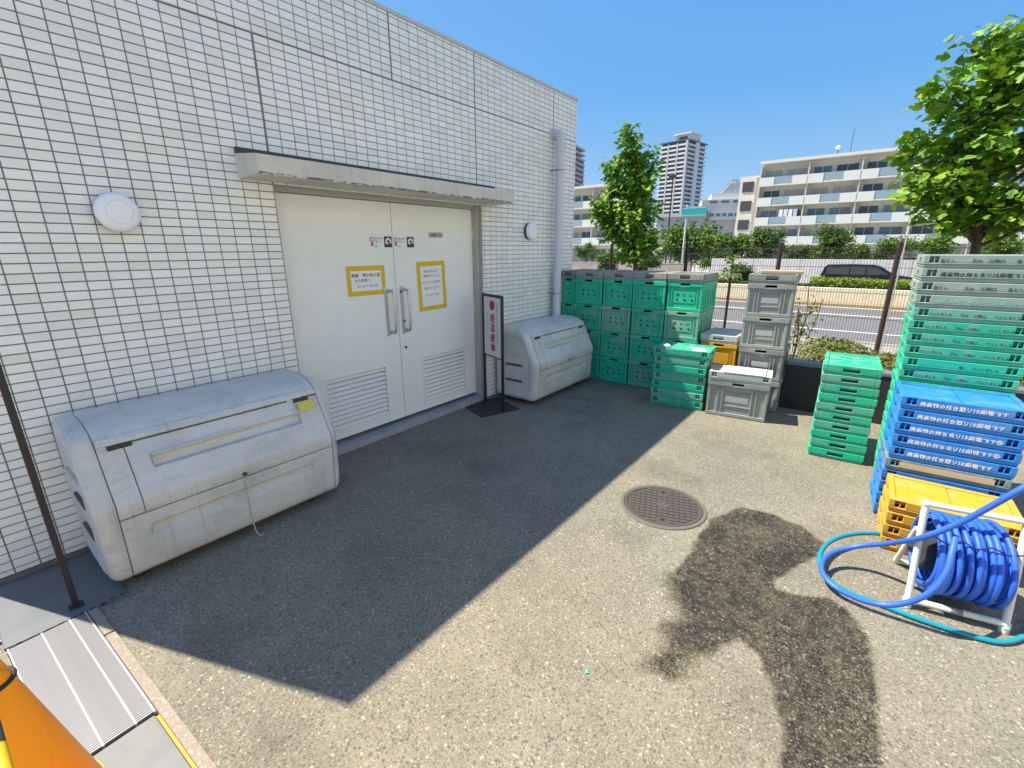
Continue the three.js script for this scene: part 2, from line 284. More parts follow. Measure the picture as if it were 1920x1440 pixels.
  for (const t of cells) {
    const ti = Math.floor(Math.abs(hash(Math.round(t.a * 999), Math.round(t.d * 999), 2)) * 7.999), whole = Math.abs(t.c - t.a - TP) < .002 && Math.abs(t.e - t.d - TH) < .002;
    const g = whole ? full : tileGeo(t.c - t.a - j, t.e - t.d - j), x = (t.a + t.c) / 2, y = (t.d + t.e) / 2, z = .0004 * hash(Math.round(x * 500), Math.round(y * 500), 6);
    if (t.s > cut && made < 300) { const m = part('tile', g, tileTones[ti], building); m.position.set(x, y, z); made++; } else { const q = g.clone(); q.translate(x, y, z); rest[ti].push(q); }
  }
  rest.forEach((l, i) => { const m = part('tile_field', l, tileTones[i], building); m.userData.kind = 'stuff'; });
  // end walls of the building, tiled in the same grid but seen edge-on from here: plain glazed cladding
  part('opening_reveal', [mm(DX1 - .005, DX1, .062, DTOP, -.2, -.0015)], mat(L(.46, .43, .38), .6), building); part('opening_reveal', [mm(DX0, DX0 + .005, .062, DTOP, -.2, -.0015)], mat(L(.42, .40, .36), .6), building);
}

{  // unseen building added behind the camera to bounce warm light onto the wall
  const o = thing('opposite_building', 'sunlit cream shop building facing the tiled wall across the yard', 'building', [-13, -.8, 12.5]), cw = mat(L(.82, .77, .68), .8, { map: concrete }), gl = mat(L(.12, .15, .17), .15);
  part('wall', [boxUV(mm(0, 38, 0, 8.4, 0, 9))], cw, o); part('coping', [mm(-.1, 38.1, 8.4, 8.6, -.1, 9.1)], cw, o);
  for (let f = 0; f < 2; f++) for (let k = 0; k < 6; k++) { const w = part('window', [mm(2.4 + k * 6, 4.6 + k * 6, 2 + f * 3.4, 3.5 + f * 3.4, -.05, -.01)], gl, o); part('window_frame', [mm(2.3 + k * 6, 4.7 + k * 6, 3.5 + f * 3.4, 3.58 + f * 3.4, -.08, -.01)], cw, w); }
}
// concrete canopy over the door
{
  const t = thing('door_canopy', 'thin weathered concrete canopy above the white double door', 'canopy', [1.512, 2.252, 0]);
  const Wd = 2.665, sh = new THREE.Shape([[0, 0], [.3, .006], [.3, .115], [.296, .118], [.02, .148], [0, .148]].map((p) => new THREE.Vector2(...p)));
  const g = new THREE.ExtrudeGeometry(sh, { depth: Wd, bevelEnabled: true, bevelSize: .004, bevelThickness: .004, bevelSegments: 1 }); g.rotateY(-Math.PI / 2); g.scale(-1, 1, 1);
  { const ix = g.index ? g.toNonIndexed() : g, p = ix.attributes.position.array; for (let i = 0; i < p.length; i += 9) for (let q = 0; q < 3; q++) { const s = p[i + 3 + q]; p[i + 3 + q] = p[i + 6 + q]; p[i + 6 + q] = s; } ix.deleteAttribute('normal'); ix.computeVertexNormals();
    // mould along the lower lip and drip streaks down the front, as the photograph shows them
    const mould = tex(1024, 128, (i, j, o) => {
      const x = i / 1024 * Wd, y = j / 128 * .3 - .15; let k = .95 - .25 * (fbm(x * 4, y * 9, 51, 5) - .5) - .16 * Math.max(0, vnoise(x * 34, y * 2.2, 52) - .45) + .1 * (hash(i, j, 9) - .5), b = 0;
      const lip = .012 + .006 * fbm(x * 12, 1, 53, 2); if (y > -.002 && y < lip) b = Math.max(0, Math.min(1, (fbm(x * 26, y * 60, 54, 4) - .36) * 5));
      k *= 1 - .78 * b; o[0] = enc(k); o[1] = enc(k * .985); o[2] = enc(k * .95);
    });
    mould.wrapS = mould.wrapT = THREE.ClampToEdgeWrapping;
    const uvg = boxUV(ix), uv = uvg.attributes.uv, n = uvg.attributes.normal, P = uvg.attributes.position;
    for (let i = 0; i < uv.count; i++) { const f = n.getZ(i) > .6; uv.setXY(i, (P.getX(i) + (Math.abs(n.getX(i)) > .6 ? P.getZ(i) : 0)) / Wd, f ? (P.getY(i) + .15) / .3 : (P.getY(i) * .3 + P.getZ(i) * .4 + .19) / .3); }
    part('slab', uvg, mat(L(.70, .665, .60), .9, { map: mould, bumpMap: fineBump, bumpScale: .002 }), t);
  }
  part('flashing', [rmm(-.002, Wd + .002, .142, .192, .004, .03, .003)], mat(L(.05, .055, .06), .6), t);
}

// ------------------------------------------------------------------ the double door
{
  const door = thing('double_door', 'white steel double door with louvre vents and pull handles', 'door', [0, 0, -.12]);
  const grime = tex(512, 512, (i, j, o) => { const a = fbm(i / 120, j / 120, 141, 5), b = Math.max(0, fbm(i / 14, j / 40, 143, 3) - .6), k = 1 - .10 * Math.max(0, a - .45) - .1 * b; o[0] = enc(k); o[1] = enc(k * .995); o[2] = enc(k * .97); }, true, [.9, .9]);
  const paint = new THREE.MeshPhysicalMaterial({ color: L(.85, .865, .845), roughness: .38, map: grime, bumpMap: fineBump, bumpScale: .0006 });
  const steel = mat(L(.55, .54, .52), .28, { metalness: .9 });
  part('frame', [rmm(DX0, DX0 + .035, .03, DTOP - .002, -.06, .045), rmm(DX1 - .035, DX1 - .006, .03, DTOP - .002, -.06, .075), rmm(DX0 + .035, DX1 - .035, 2.2, DTOP - .002, -.06, .045)], mat(L(.45, .43, .385), .5), door);
  part('threshold', [boxUV(rmm(DX0 + .002, DX1 - .007, 0, .062, -.1, .112, .006))], mat(L(.34, .37, .40), .6, { map: concrete }), door);
  part('inner_screen', [mm(DX0, DX1, 0, DTOP, -.30, -.26)], mat(L(.5, .5, .48), .9), door);
  const mid = 2.855, leaf = (x0, x1, vx0, vx1, vy0, vy1, hx, other) => {
    const y0 = .1, y1 = 2.196;
    const lf = part('door_leaf', boxUV(merge([rmm(x0, x1, vy1, y1, -.04, 0, .0015), rmm(x0, vx0, y0, vy1, -.04, 0, .0015), rmm(vx1, x1, y0, vy1, -.04, 0, .0015), rmm(vx0, vx1, y0, vy0, -.04, 0, .0015)])), paint, door);
    const n = 11, p = (vy1 - vy0) / n;
    for (let k = 0; k < n; k++) { const g = rb(vx1 - vx0, .0035, p * .86, 0, 0, 0, .001); g.rotateX(.92); g.translate((vx0 + vx1) / 2, vy0 + p * (k + .42), -.016); part('slat', g, paint, lf); }
    part('vent_frame', [rmm(vx0 - .012, vx1 + .012, vy1 - .004, vy1 + .012, 0, .004, .001), rmm(vx0 - .012, vx1 + .012, vy0 - .012, vy0 + .004, 0, .004, .001), rmm(vx0 - .012, vx0 + .003, vy0, vy1, 0, .0038, .001), rmm(vx1 - .003, vx1 + .012, vy0, vy1, 0, .0038, .001)], paint, lf);
    part('vent_backing', [mm(vx0 - .02, vx1 + .02, vy0 - .02, vy1 + .02, -.15, -.14)], paint, lf);
    for (const y of [.35, 1.15, 1.95]) part('hinge', [rod(V(other ? x1 + .004 : x0 - .004, y - .05, .006), V(other ? x1 + .004 : x0 - .004, y + .05, .006), .008, .008, 10)], steel, lf);
    const ht = part('handle', [tube([V(hx, 1.40, .008), V(hx, 1.405, .045), V(hx, 1.385, .062), V(hx, 1.02, .062), V(hx, 1.0, .045), V(hx, 1.005, .008)], .0115, 40, 10), rod(V(hx, 1.403, 0), V(hx, 1.403, .012), .02, .02, 16), rod(V(hx, 1.003, 0), V(hx, 1.003, .012), .02, .02, 16)], steel, lf);
    part('back_plate', [rmm(hx - (other ? .05 : .055), hx - (other ? .012 : .02), .97, 1.44, 0, .004, .001)], mat(L(.5, .51, .5), .35, { metalness: .6 }), ht);
    return lf;
  };
  const la = leaf(DX0 + .037, mid - .003, 2.02, 2.655, .19, .682, 2.765, false), lb = leaf(mid + .003, DX1 - .038, 3.13, 3.765, .19, .685, 2.945, true);
  part('lock', [(() => { const g = disc(.013, .012, 20); g.rotateX(Math.PI / 2); g.translate(2.92, .83, .005); return g; })(), (() => { const g = disc(.012, .014, 20); g.rotateX(Math.PI / 2); g.translate(2.905, 1.385, .005); return g; })(), (() => { const g = disc(.01, .016, 20); g.rotateX(Math.PI / 2); g.translate(2.925, 1.1, .007); return g; })()], mat(L(.12, .12, .12), .4, { metalness: .7 }), lb);
  part('meeting_strip', [rmm(mid - .0025, mid + .0025, .1, 2.196, -.035, -.012, .001)], mat(L(.12, .12, .12), .6), door);
  const pl = part('name_plate', [rmm(3.31, 3.5, 1.898, 1.948, .0, .003, .001)], mat(L(.36, .37, .36), .4, { metalness: .5 }), lb);
  part('lettering', [moved(lettering('三用口 三', .026, .004), 3.405, 1.923, .0036)], ink.black, pl);
}
// papers stuck on the doors
function notice(label, cx, cy, w, h, tape, lines, tilt) {
  const t = thing('notice_sheet', label, 'notice', [cx, cy, -.1195], 0); t.rotation.z = tilt;
  part('paper', [rb(w - tape, h - tape, .0008, 0, 0, .0008, .0003)], mat(L(.84, .84, .82), .7), t);
  part('tape_border', [rb(w, tape, .0008, 0, h / 2 - tape / 2, .0018, .0003), rb(w, tape, .0008, 0, -h / 2 + tape / 2, .0018, .0003), rb(tape, h - 2 * tape, .0008, -w / 2 + tape / 2, 0, .0018, .0003), rb(tape, h - 2 * tape, .0008, w / 2 - tape / 2, 0, .0018, .0003)], mat(L(.72, .47, .012), .5), t);
  const by = {};
  for (const [txt, x, y, s, c] of lines) (by[c] ||= []).push(moved(lettering(txt, s, s * .12), x, y, .0014));
  for (const c in by) part('lettering', by[c], ink[c], t);
}
notice('landscape white notice framed in yellow tape on door', 2.53, 1.51, .405, .262, .042, [['廃棄 物の持ち取', 0, .05, .034, 'black'], ['きの犯罪で', -.04, .005, .03, 'brown'], ['はりのすでちの抜', .01, -.045, .026, 'grey']], .0);
notice('tall portrait notice framed in yellow tape on door', 3.318, 1.416, .385, .495, .045, [['物の持ちはす', 0, .15, .03, 'grey'], ['犯罪ですのりは', 0, .105, .028, 'red'], ['のりはすでち持の', 0, .04, .028, 'grey'], ['物のちりはすで', 0, -.02, .028, 'grey'], ['はりのすでち', 0, -.09, .028, 'grey']], .02);
for (const [cx, lab] of [[2.722, 'white warning sticker left of the door gap above the handles'], [2.988, 'white warning sticker right of the door gap above the handles']]) {
  const t = thing('warning_sticker', lab, 'sticker', [cx, 1.85, -.1195], 0, 'stickers on the doors');
  part('paper', [rb(.25, .115, .0008, 0, 0, .0006, .0003)], mat(L(.82, .83, .86), .5), t);
  const d = part('picture', [rb(.088, .098, .0008, .077, 0, .0012, .0003)], mat(L(.02, .018, .06), .4), t);
  const r1 = new THREE.RingGeometry(.015, .034, 20, 1, -.6, 4.4); r1.translate(.08, .002, .0018); const r2 = new THREE.CircleGeometry(.011, 16); r2.translate(.068, -.012, .0019); part('emblem', [r1, r2], mat(L(.72, .72, .78), .5), d);
  const ring = new THREE.RingGeometry(.012, .024, 20); ring.translate(-.098, .018, .0013); part('lettering', [ring, moved(lettering('禁', .03, .005), -.098, -.022, .0013)], mat(L(.6, .12, .16), .5), t);
  part('small_print', [moved(lettering('物の持ち', .018, .0026), -.025, .03, .0012), moved(lettering('取りは', .018, .0026), -.03, .004, .0012), moved(lettering('犯罪', .014, .002), -.06, -.04, .0012)], ink.grey, t);
}
// wall lamps
for (const [x, lab] of [[.80, 'round white wall lamp on the tiles left of the door'], [4.86, 'round white wall lamp on the tiles between canopy and downpipe']]) {
  const t = thing('wall_lamp', lab, 'wall lamp', [x, 1.992, 0], 0, 'wall lamps');
  const b = disc(.1, .035); b.rotateX(Math.PI / 2); b.translate(0, 0, .018); part('base', b, mat(L(.04, .04, .045), .5), t);
  const prof = [[0, .095], [.04, .0945], [.075, .09], [.093, .083], [.102, .072], [.106, .058], [.106, .038], [.1, .034]].map((p) => new THREE.Vector2(...p));
  const s = new THREE.LatheGeometry(prof, 48); s.rotateX(Math.PI / 2); part('diffuser', s, mat(L(.88, .89, .90), .2), t);
  const r = new THREE.TorusGeometry(.062, .0016, 6, 40); r.translate(0, 0, .092); part('rim', r, mat(L(.7, .71, .72), .4), t);
}
// rain pipe
{
  const t = thing('downpipe', 'pale grey rain downpipe with elbow near the wall corner', 'pipe', [5.375, 0, 0]), pm = mat(L(.60, .615, .625), .42);
  const pts = [V(0, 3.16, -.01), V(0, 3.16, .06), V(0, 3.145, .098), V(0, 3.11, .108), V(0, 3.0, .108)];
  part('elbow', [tube(pts, .054, 30, 18)], pm, t);
  part('pipe', [rod(V(0, .03, .108), V(0, 3.0, .108), .052, .052, 22)], pm, t);
  part('collar', [rod(V(0, 2.96, .108), V(0, 3.06, .108), .058, .058, 22)], pm, t);
  part('wall_flange', [rod(V(0, 3.16, .0), V(0, 3.16, .02), .075, .07, 22)], mat(L(.55, .55, .54), .5), t);
  for (const y of [2.74, 1.2]) part('clamp', [(() => { const g = new THREE.TorusGeometry(.056, .005, 6, 24); g.rotateX(Math.PI / 2); g.translate(0, y, .108); return g; })(), rmm(-.06, -.05, y - .008, y + .008, 0, .11)], mat(L(.25, .25, .25), .4, { metalness: .6 }), t);
}

// ------------------------------------------------------------------ refuse bins
const binProfile = (() => {
  const c = new THREE.CatmullRomCurve3([[.575, .05], [.61, .075], [.628, .13], [.64, .28], [.65, .45], [.65, .50], [.643, .527], [.626, .555], [.555, .70], [.512, .79], [.475, .845], [.41, .882], [.32, .9], [.14, .905], [.07, .897], [.035, .86], [.03, .78]].map(([z, y]) => V(0, y, z)), false, 'centripetal');
  return c.getSpacedPoints(230).map((p) => [p.z, p.y]);
})();
const pIndex = (y, front = true) => { for (let i = 0; i < binProfile.length; i++) if (binProfile[i][1] >= y) return i; return binProfile.length - 1; };
function binShell(x0, x1, i0, i1, NX, disp) {       // skin between two places on the profile, edges folded inwards
  const rows = []; for (let i = i0; i <= i1; i++) rows.push(i);
  const pos = [], uv = [], idx = [], nx = NX + 2, ny = rows.length + 2;
  for (let r = 0; r < ny; r++) for (let q = 0; q < nx; q++) {
    const ri = rows[Math.max(0, Math.min(rows.length - 1, r - 1))], u = Math.max(0, Math.min(NX - 1, q - 1)) / (NX - 1), x = x0 + (x1 - x0) * u;
    const [z, y] = binProfile[ri], a = binProfile[Math.max(0, ri - 1)], b = binProfile[Math.min(binProfile.length - 1, ri + 1)];
    let nz = b[1] - a[1], nY = -(b[0] - a[0]); const l = Math.hypot(nz, nY); nz /= l; nY /= l;
    const edge = r === 0 || q === 0 || r === ny - 1 || q === nx - 1;
    const d = (edge ? -.018 : 0) + disp(x - x0, y, z);
    pos.push(x, y + nY * d, z + nz * d); uv.push(x, ri * .0066);
  }
  for (let r = 0; r + 1 < ny; r++) for (let q = 0; q + 1 < nx; q++) { const k = r * nx + q; idx.push(k, k + 1, k + nx + 1, k, k + nx + 1, k + nx); }
  const g = new THREE.BufferGeometry(); g.setAttribute('position', new THREE.Float32BufferAttribute(pos, 3)); g.setAttribute('uv', new THREE.Float32BufferAttribute(uv, 2)); g.setIndex(idx); g.computeVertexNormals(); return g;
}
function binEnd(xa, xb, dir, inset = 0, rr = .055) {  // closed rounded end: dir +1 grows to +x
  const loop = [...binProfile, [.03, .6], [.03, .4], [.03, .2], [.03, .09], [.045, .055], [.2, .048], [.4, .048]];
  const cz = .335, cy = .475, pos = [], idx = [], n = loop.length, rings = [];
  const ring = (x, ins) => { const s = 1 - ins / .31, sy = 1 - ins / .43; rings.push(pos.length / 3); for (const [z, y] of loop) pos.push(x, cy + (y - cy) * sy, cz + (z - cz) * s); };
  ring(xa, inset + .018); ring(xa, inset); const w = Math.abs(xb - xa) - rr; ring(xa + dir * w, inset);
  for (let k = 1; k <= 6; k++) { const a = k / 6 * Math.PI / 2; ring(xa + dir * (w + rr * Math.sin(a)), inset + rr * (1 - Math.cos(a))); }
  ring(xb, inset + rr + .035); ring(xb - dir * .012, inset + rr + .045);
  for (let k = 0; k + 1 < rings.length; k++) for (let i = 0; i < n; i++) { const j = (i + 1) % n, a = rings[k] + i, b = rings[k] + j, c = rings[k + 1] + i, d = rings[k + 1] + j; dir > 0 ? idx.push(a, b, d, a, d, c) : idx.push(a, d, b, a, c, d); }
  const cc = pos.length / 3; pos.push(xb - dir * .012, cy, cz); const lr = rings[rings.length - 1]; for (let i = 0; i < n; i++) { const j = (i + 1) % n; dir > 0 ? idx.push(lr + i, lr + j, cc) : idx.push(lr + i, cc, lr + j); }
  const g = new THREE.BufferGeometry(); g.setAttribute('position', new THREE.Float32BufferAttribute(pos, 3)); g.setIndex(idx); g.computeVertexNormals();
  const uv = new Float32Array(pos.length / 3 * 2); for (let i = 0; i < pos.length / 3; i++) { uv[i * 2] = pos[i * 3] + pos[i * 3 + 2]; uv[i * 2 + 1] = pos[i * 3 + 1]; } g.setAttribute('uv', new THREE.BufferAttribute(uv, 2));
  return g;
}
const binDirt = tex(512, 512, (i, j, o) => {
  const a = fbm(i / 80, j / 80, 111, 5, 0), st = Math.max(0, fbm(i / 30, j / 7, 113, 3) - .6), sp = fbm(i / 5, j / 5, 118, 2) > .8 ? .12 : 0, sc = vnoise(i / 3, j / 90, 119) ** 9;
  const k = 1 - .42 * Math.max(0, a - .42) - st * .5 - sp + .07 * (hash(i, j, 2) - .5) - .18 * sc; o[0] = enc(k); o[1] = enc(k * .985); o[2] = enc(k * .945);
}, true, [.8, .8]);
const sm = (t) => { t = Math.max(0, Math.min(1, t)); return t * t * (3 - 2 * t); };
const rectIn = (x, y, x0, x1, y0, y1, e) => sm((x - x0) / e) * sm((x1 - x) / e) * sm((y - y0) / e) * sm((y1 - y) / e);
function bin(x0, label, first) {
  const w = 1.365, t = thing('refuse_bin', label, 'refuse bin', [x0, 0, 0], 0, 'refuse bins along the wall');
  const pm = mat(L(.66, .66, .635), .42, { map: binDirt, bumpMap: fineBump, bumpScale: .0012 });
  const iA = pIndex(.425), iB = pIndex(.79), a = .092, b = w - .06, g = .0022, fx = .205;
  part('end_section', binEnd(a - g, 0, -1), pm, t); part('end_section', binEnd(b + g, w, 1), pm, t);
  part('core', [binEnd(w / 2, a - .05, -1, .06, .01), binEnd(w / 2, b + .03, 1, .06, .01)], mat(L(.2, .2, .19), .8), t);
  const low = part('lower_panel', binShell(a + g, b - g, 0, iA - 1, 240, (x, y) => -.02 * rectIn(x, y, .115, w - .30, .275, .345, .012)), pm, t);
  part('front_cheek', binShell(a + g, fx - .0016, iA, iB - 1, 30, () => 0), pm, t);
  const up = part('flap', binShell(fx + .0016, b - g, iA, iB - 1, 240, (x, y) => .0035 * rectIn(x, y, -.1, w + .1, .44, .735, .008) - .034 * rectIn(x, y, .09, w - .42, .635, .705, .012)), pm, t);
  part('lid', binShell(a + g, b - g, iB, binProfile.length - 1, 110, (x, y, z) => .013 * rectIn(x, y, -.2, w + .2, .70, .838, .012)), pm, t);
  const slotY = .789, pz = binProfile[iB][0];
  for (const q of [.17, w - .2]) { const s = rb(.105, .028, .02, 0, 0, 0, .003); s.rotateX(-.42); s.translate(q + .02, slotY - .006, pz + .006); part('latch_slot', s, mat(L(.05, .05, .05), .8), t); const k = rb(.04, .03, .014, 0, 0, 0, .003); k.rotateX(-.42); k.translate(q - .055, slotY + .006, pz + .004); part('latch', k, pm, t); }  // dark blocks on the seam stand in for shade inside the latch slots
  const bar = rb(w * .36, .012, .02, 0, 0, 0, .003); bar.rotateX(-.42); bar.translate(w * .40, .708, .568); part('flap_grip', bar, pm, up);
  const key = new THREE.CylinderGeometry(.014, .014, .012, 16); key.rotateX(Math.PI / 2); key.translate(.71, .448, .655); part('key_lock', key, mat(L(.15, .14, .13), .4, { metalness: .7 }), up);
  for (const q of [.13, w - .2]) for (const z of [.14, .5]) part('foot', [rod(V(q, 0, z), V(q, .06, z), .03, .036, 14)], mat(L(.03, .03, .03), .7), t);
  for (const y of [.28, .47]) part('side_slot', [rmm(-.004, .012, y - .014, y + .014, .2, .44, .004)], mat(L(.10, .10, .10), .7), t);  // dark raised strips imitate shaded hand slots, nothing is cut in
  part('side_panel', [rmm(-.005, .012, .1, .115, .12, .5, .003), rmm(-.005, .012, .6, .612, .12, .42, .003), rmm(-.005, .012, .1, .6, .1, .112, .003), rmm(-.005, .012, .1, .56, .52, .532, .003)], pm, t);
  if (first) {
    const st = rb(.118, .062, .001, 0, 0, 0, .0004); st.rotateX(-.36); st.translate(w - .165, .745, .5635); part('yellow_sticker', st, mat(L(.70, .58, .10), .5, { map: scuff }), t);
    part('pull_cord', [tube([V(.70, .44, .664), V(.702, .41, .662), V(.705, .3, .654), V(.71, .12, .644), V(.712, .07, .65), V(.715, .025, .672), V(.728, .008, .682), V(.752, .008, .67)], .0035, 60, 6)], mat(L(.5, .48, .42), .8), t);
  }
  return t;
}
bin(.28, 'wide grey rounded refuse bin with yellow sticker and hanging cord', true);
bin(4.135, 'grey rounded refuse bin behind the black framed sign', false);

// ------------------------------------------------------------------ standing sign
{
  const p0 = V(3.935, 0, .045), p1 = V(3.80, 0, .43), c = p0.clone().add(p1).multiplyScalar(.5), turn = Math.atan2(-(p1.z - p0.z), p1.x - p0.x);
  const t = thing('standing_sign', 'narrow black framed standing sign with red vertical lettering beside door', 'sign', [c.x, 0, c.z], turn), bl = mat(L(.012, .012, .014), .45), hw = p0.distanceTo(p1) / 2;
  part('base_plate', [rmm(-.26, .24, 0, .012, -.2, .3, .004)], mat(L(.02, .021, .026), .5, { map: scuff }), t);
  for (const s of [-1, 1]) part('post', [rmm(s * hw - .014, s * hw + .014, .012, 1.305, -.012, .016, .004)], bl, t);
  part('top_rail', [rmm(-hw + .014, hw - .014, 1.277, 1.305, -.012, .016, .004)], bl, t);
  part('lower_rail', [rmm(-hw + .014, hw - .014, .598, .612, -.008, .01, .003)], bl, t);
  const bd = part('board', [rmm(-hw + .016, hw - .016, .612, 1.275, -.004, .006, .002)], mat(L(.70, .69, .67), .5), t);
  const ring = new THREE.CircleGeometry(.056, 28); ring.translate(0, 1.185, .0068); const bar = new THREE.RingGeometry(.046, .056, 28); bar.translate(0, 1.185, .0078);
  part('round_mark', [ring], mat(L(.30, .02, .10), .5), bd); part('mark_ring', [bar], ink.red, bd);
  part('mark_bar', [(() => { const g = new THREE.PlaneGeometry(.016, .09); g.rotateZ(.78); g.translate(0, 1.185, .0076); return g; })()], ink.red, bd);
  part('lettering', [moved(lettering('駐車厳禁', .098, .0135, true), .004, .875, .0068)], ink.red, bd);
  part('small_print', [moved(lettering('廃棄物の持ち去りは犯罪です', .028, .0042, true, 1.3), .105, .98, .0068)], ink.grey, bd); part('small_print', [moved(lettering('のりはすでち持去抜き取', .022, .003, true, 1.3), -.1, .95, .0068)], ink.grey, bd);
}

// ------------------------------------------------------------------ crates
let plasticSeed = 200;
function plastic(r, g, b, rough = .5, dust = .25) {     // moulded plastic with dust blotches and dark scuffs of its own
  const sd = plasticSeed += 7;
  const t = tex(256, 256, (i, j, o) => {
    const a = fbm(i / 40, j / 28, sd, 5, 0), f = hash(i, j, sd), sp = fbm(i / 4, j / 4, sd + 1, 2), sc = vnoise(i / 26, j / 2, sd + 2) ** 7;
    const d = Math.min(.85, Math.max(0, (a - .46) * 3.2) * dust + .12 * dust * f + sc * .35 * dust), k = 1 - .3 * Math.max(0, sp - .62) - .12 * (f - .5);
    o[0] = enc((r * (1 - d) + .40 * d) * k); o[1] = enc((g * (1 - d) + .42 * d) * k); o[2] = enc((b * (1 - d) + .37 * d) * k);
  }, true, [1.6, 1.6]);
  return mat(L(1, 1, 1), rough, { map: t, bumpMap: fineBump, bumpScale: .0008 });
}
const PL = {
  green: [plastic(.004, .49, .285, .5, .2), plastic(.006, .45, .26, .5, .4), plastic(.01, .50, .30, .5, .3)],
  dusty: [plastic(.09, .44, .29, .65, .6), plastic(.12, .42, .29, .65, .8)],
  sage: [plastic(.27, .37, .31, .65, .8), plastic(.25, .34, .29, .65, .7)],
  blue: [plastic(.004, .21, .66, .5, .15), plastic(.006, .18, .58, .5, .3), plastic(.008, .23, .66, .5, .2)],
  steelblue: [plastic(.09, .22, .31, .65, .5)],
  yellow: [plastic(.72, .37, .008, .5, .2), plastic(.66, .33, .01, .5, .35)],
  grey: [plastic(.27, .265, .245, .65, .5), plastic(.22, .22, .205, .65, .6), plastic(.32, .315, .29, .65, .5)],
  pale: [plastic(.54, .53, .49, .65, .5)],
};
const hole = mat(L(.12, .13, .12), .9);  // darker than the crate plastic: paints shade behind the slots
const geoCache = {};
const cached = (k, fn) => geoCache[k] ||= fn();
function folded(W, D, h) {             // a collapsed folding crate, front = +z
  return cached(`f${W},${D},${h}`, () => {
    const flip = W < D; if (flip) [W, D] = [D, W];
    const y0 = .006, y1 = h - .001, z1 = D / 2, x1 = W / 2, t = .032, sl = h * .42, body = [];
    for (const s of [-1, 1]) {
      const zz = (a, b) => s > 0 ? [z1 - b, z1 - a] : [-z1 + a, -z1 + b], z = zz(0, t);
      body.push(rmm(-x1 + .004, x1 - .004, y0, h * .3, ...zz(.007, t), .004), rmm(-x1, x1, h * .3, sl, ...z, .004));
      for (const [a, b] of [[-x1, -x1 + .03], [-x1 + .078, x1 - .078], [x1 - .03, x1]]) body.push(rmm(a, b, sl, y1, ...z, .004));
      body.push(rmm(-x1 + .028, -x1 + .08, y1 - .008, y1, ...zz(.001, t), .002), rmm(x1 - .08, x1 - .028, y1 - .008, y1, ...zz(.001, t), .002), rmm(-x1 + .051, -x1 + .057, sl, y1 - .008, ...zz(.004, t), .001), rmm(x1 - .057, x1 - .051, sl, y1 - .008, ...zz(.004, t), .001));
      const xx = s > 0 ? [x1 - t, x1] : [-x1, -x1 + t], xi = s > 0 ? [x1 - t, x1 - .001] : [-x1 + .001, -x1 + t];
      body.push(rmm(...(s > 0 ? [x1 - t, x1 - .006] : [-x1 + .006, -x1 + t]), y0, h * .3, -z1 + t, z1 - t, .004), rmm(...xx, h * .3, sl * .9, -z1 + t, z1 - t, .004), rmm(...xx, sl * .9, y1, -z1 + t, -.058, .004), rmm(...xx, sl * .9, y1, .058, z1 - t, .004), rmm(...xi, y1 - .02, y1, -.06, .06, .002));
    }
    const top = [rmm(-x1 + t, -.004, h * .5, h - .009, -z1 + t, z1 - t, .003), rmm(.004, x1 - t, h * .5, h - .009, -z1 + t, z1 - t, .003)];
    for (let k = -2; k <= 2; k++) top.push(mm(k * W * .17 - .004, k * W * .17 + .004, h - .0095, h - .006, -z1 + t + .03, z1 - t - .03));
    const fl = (g) => { if (flip) g.rotateY(Math.PI / 2); return boxUV(g); };
    return { body: fl(merge(body)), foot: fl(merge([rmm(-x1 + .012, x1 - .012, 0, .02, -z1 + .012, z1 - .012, .004)])), top: fl(merge(top)), inner: fl(merge([mm(-x1 + .05, x1 - .05, .018, h * .52, -z1 + .05, z1 - .05)])) };
  });
}
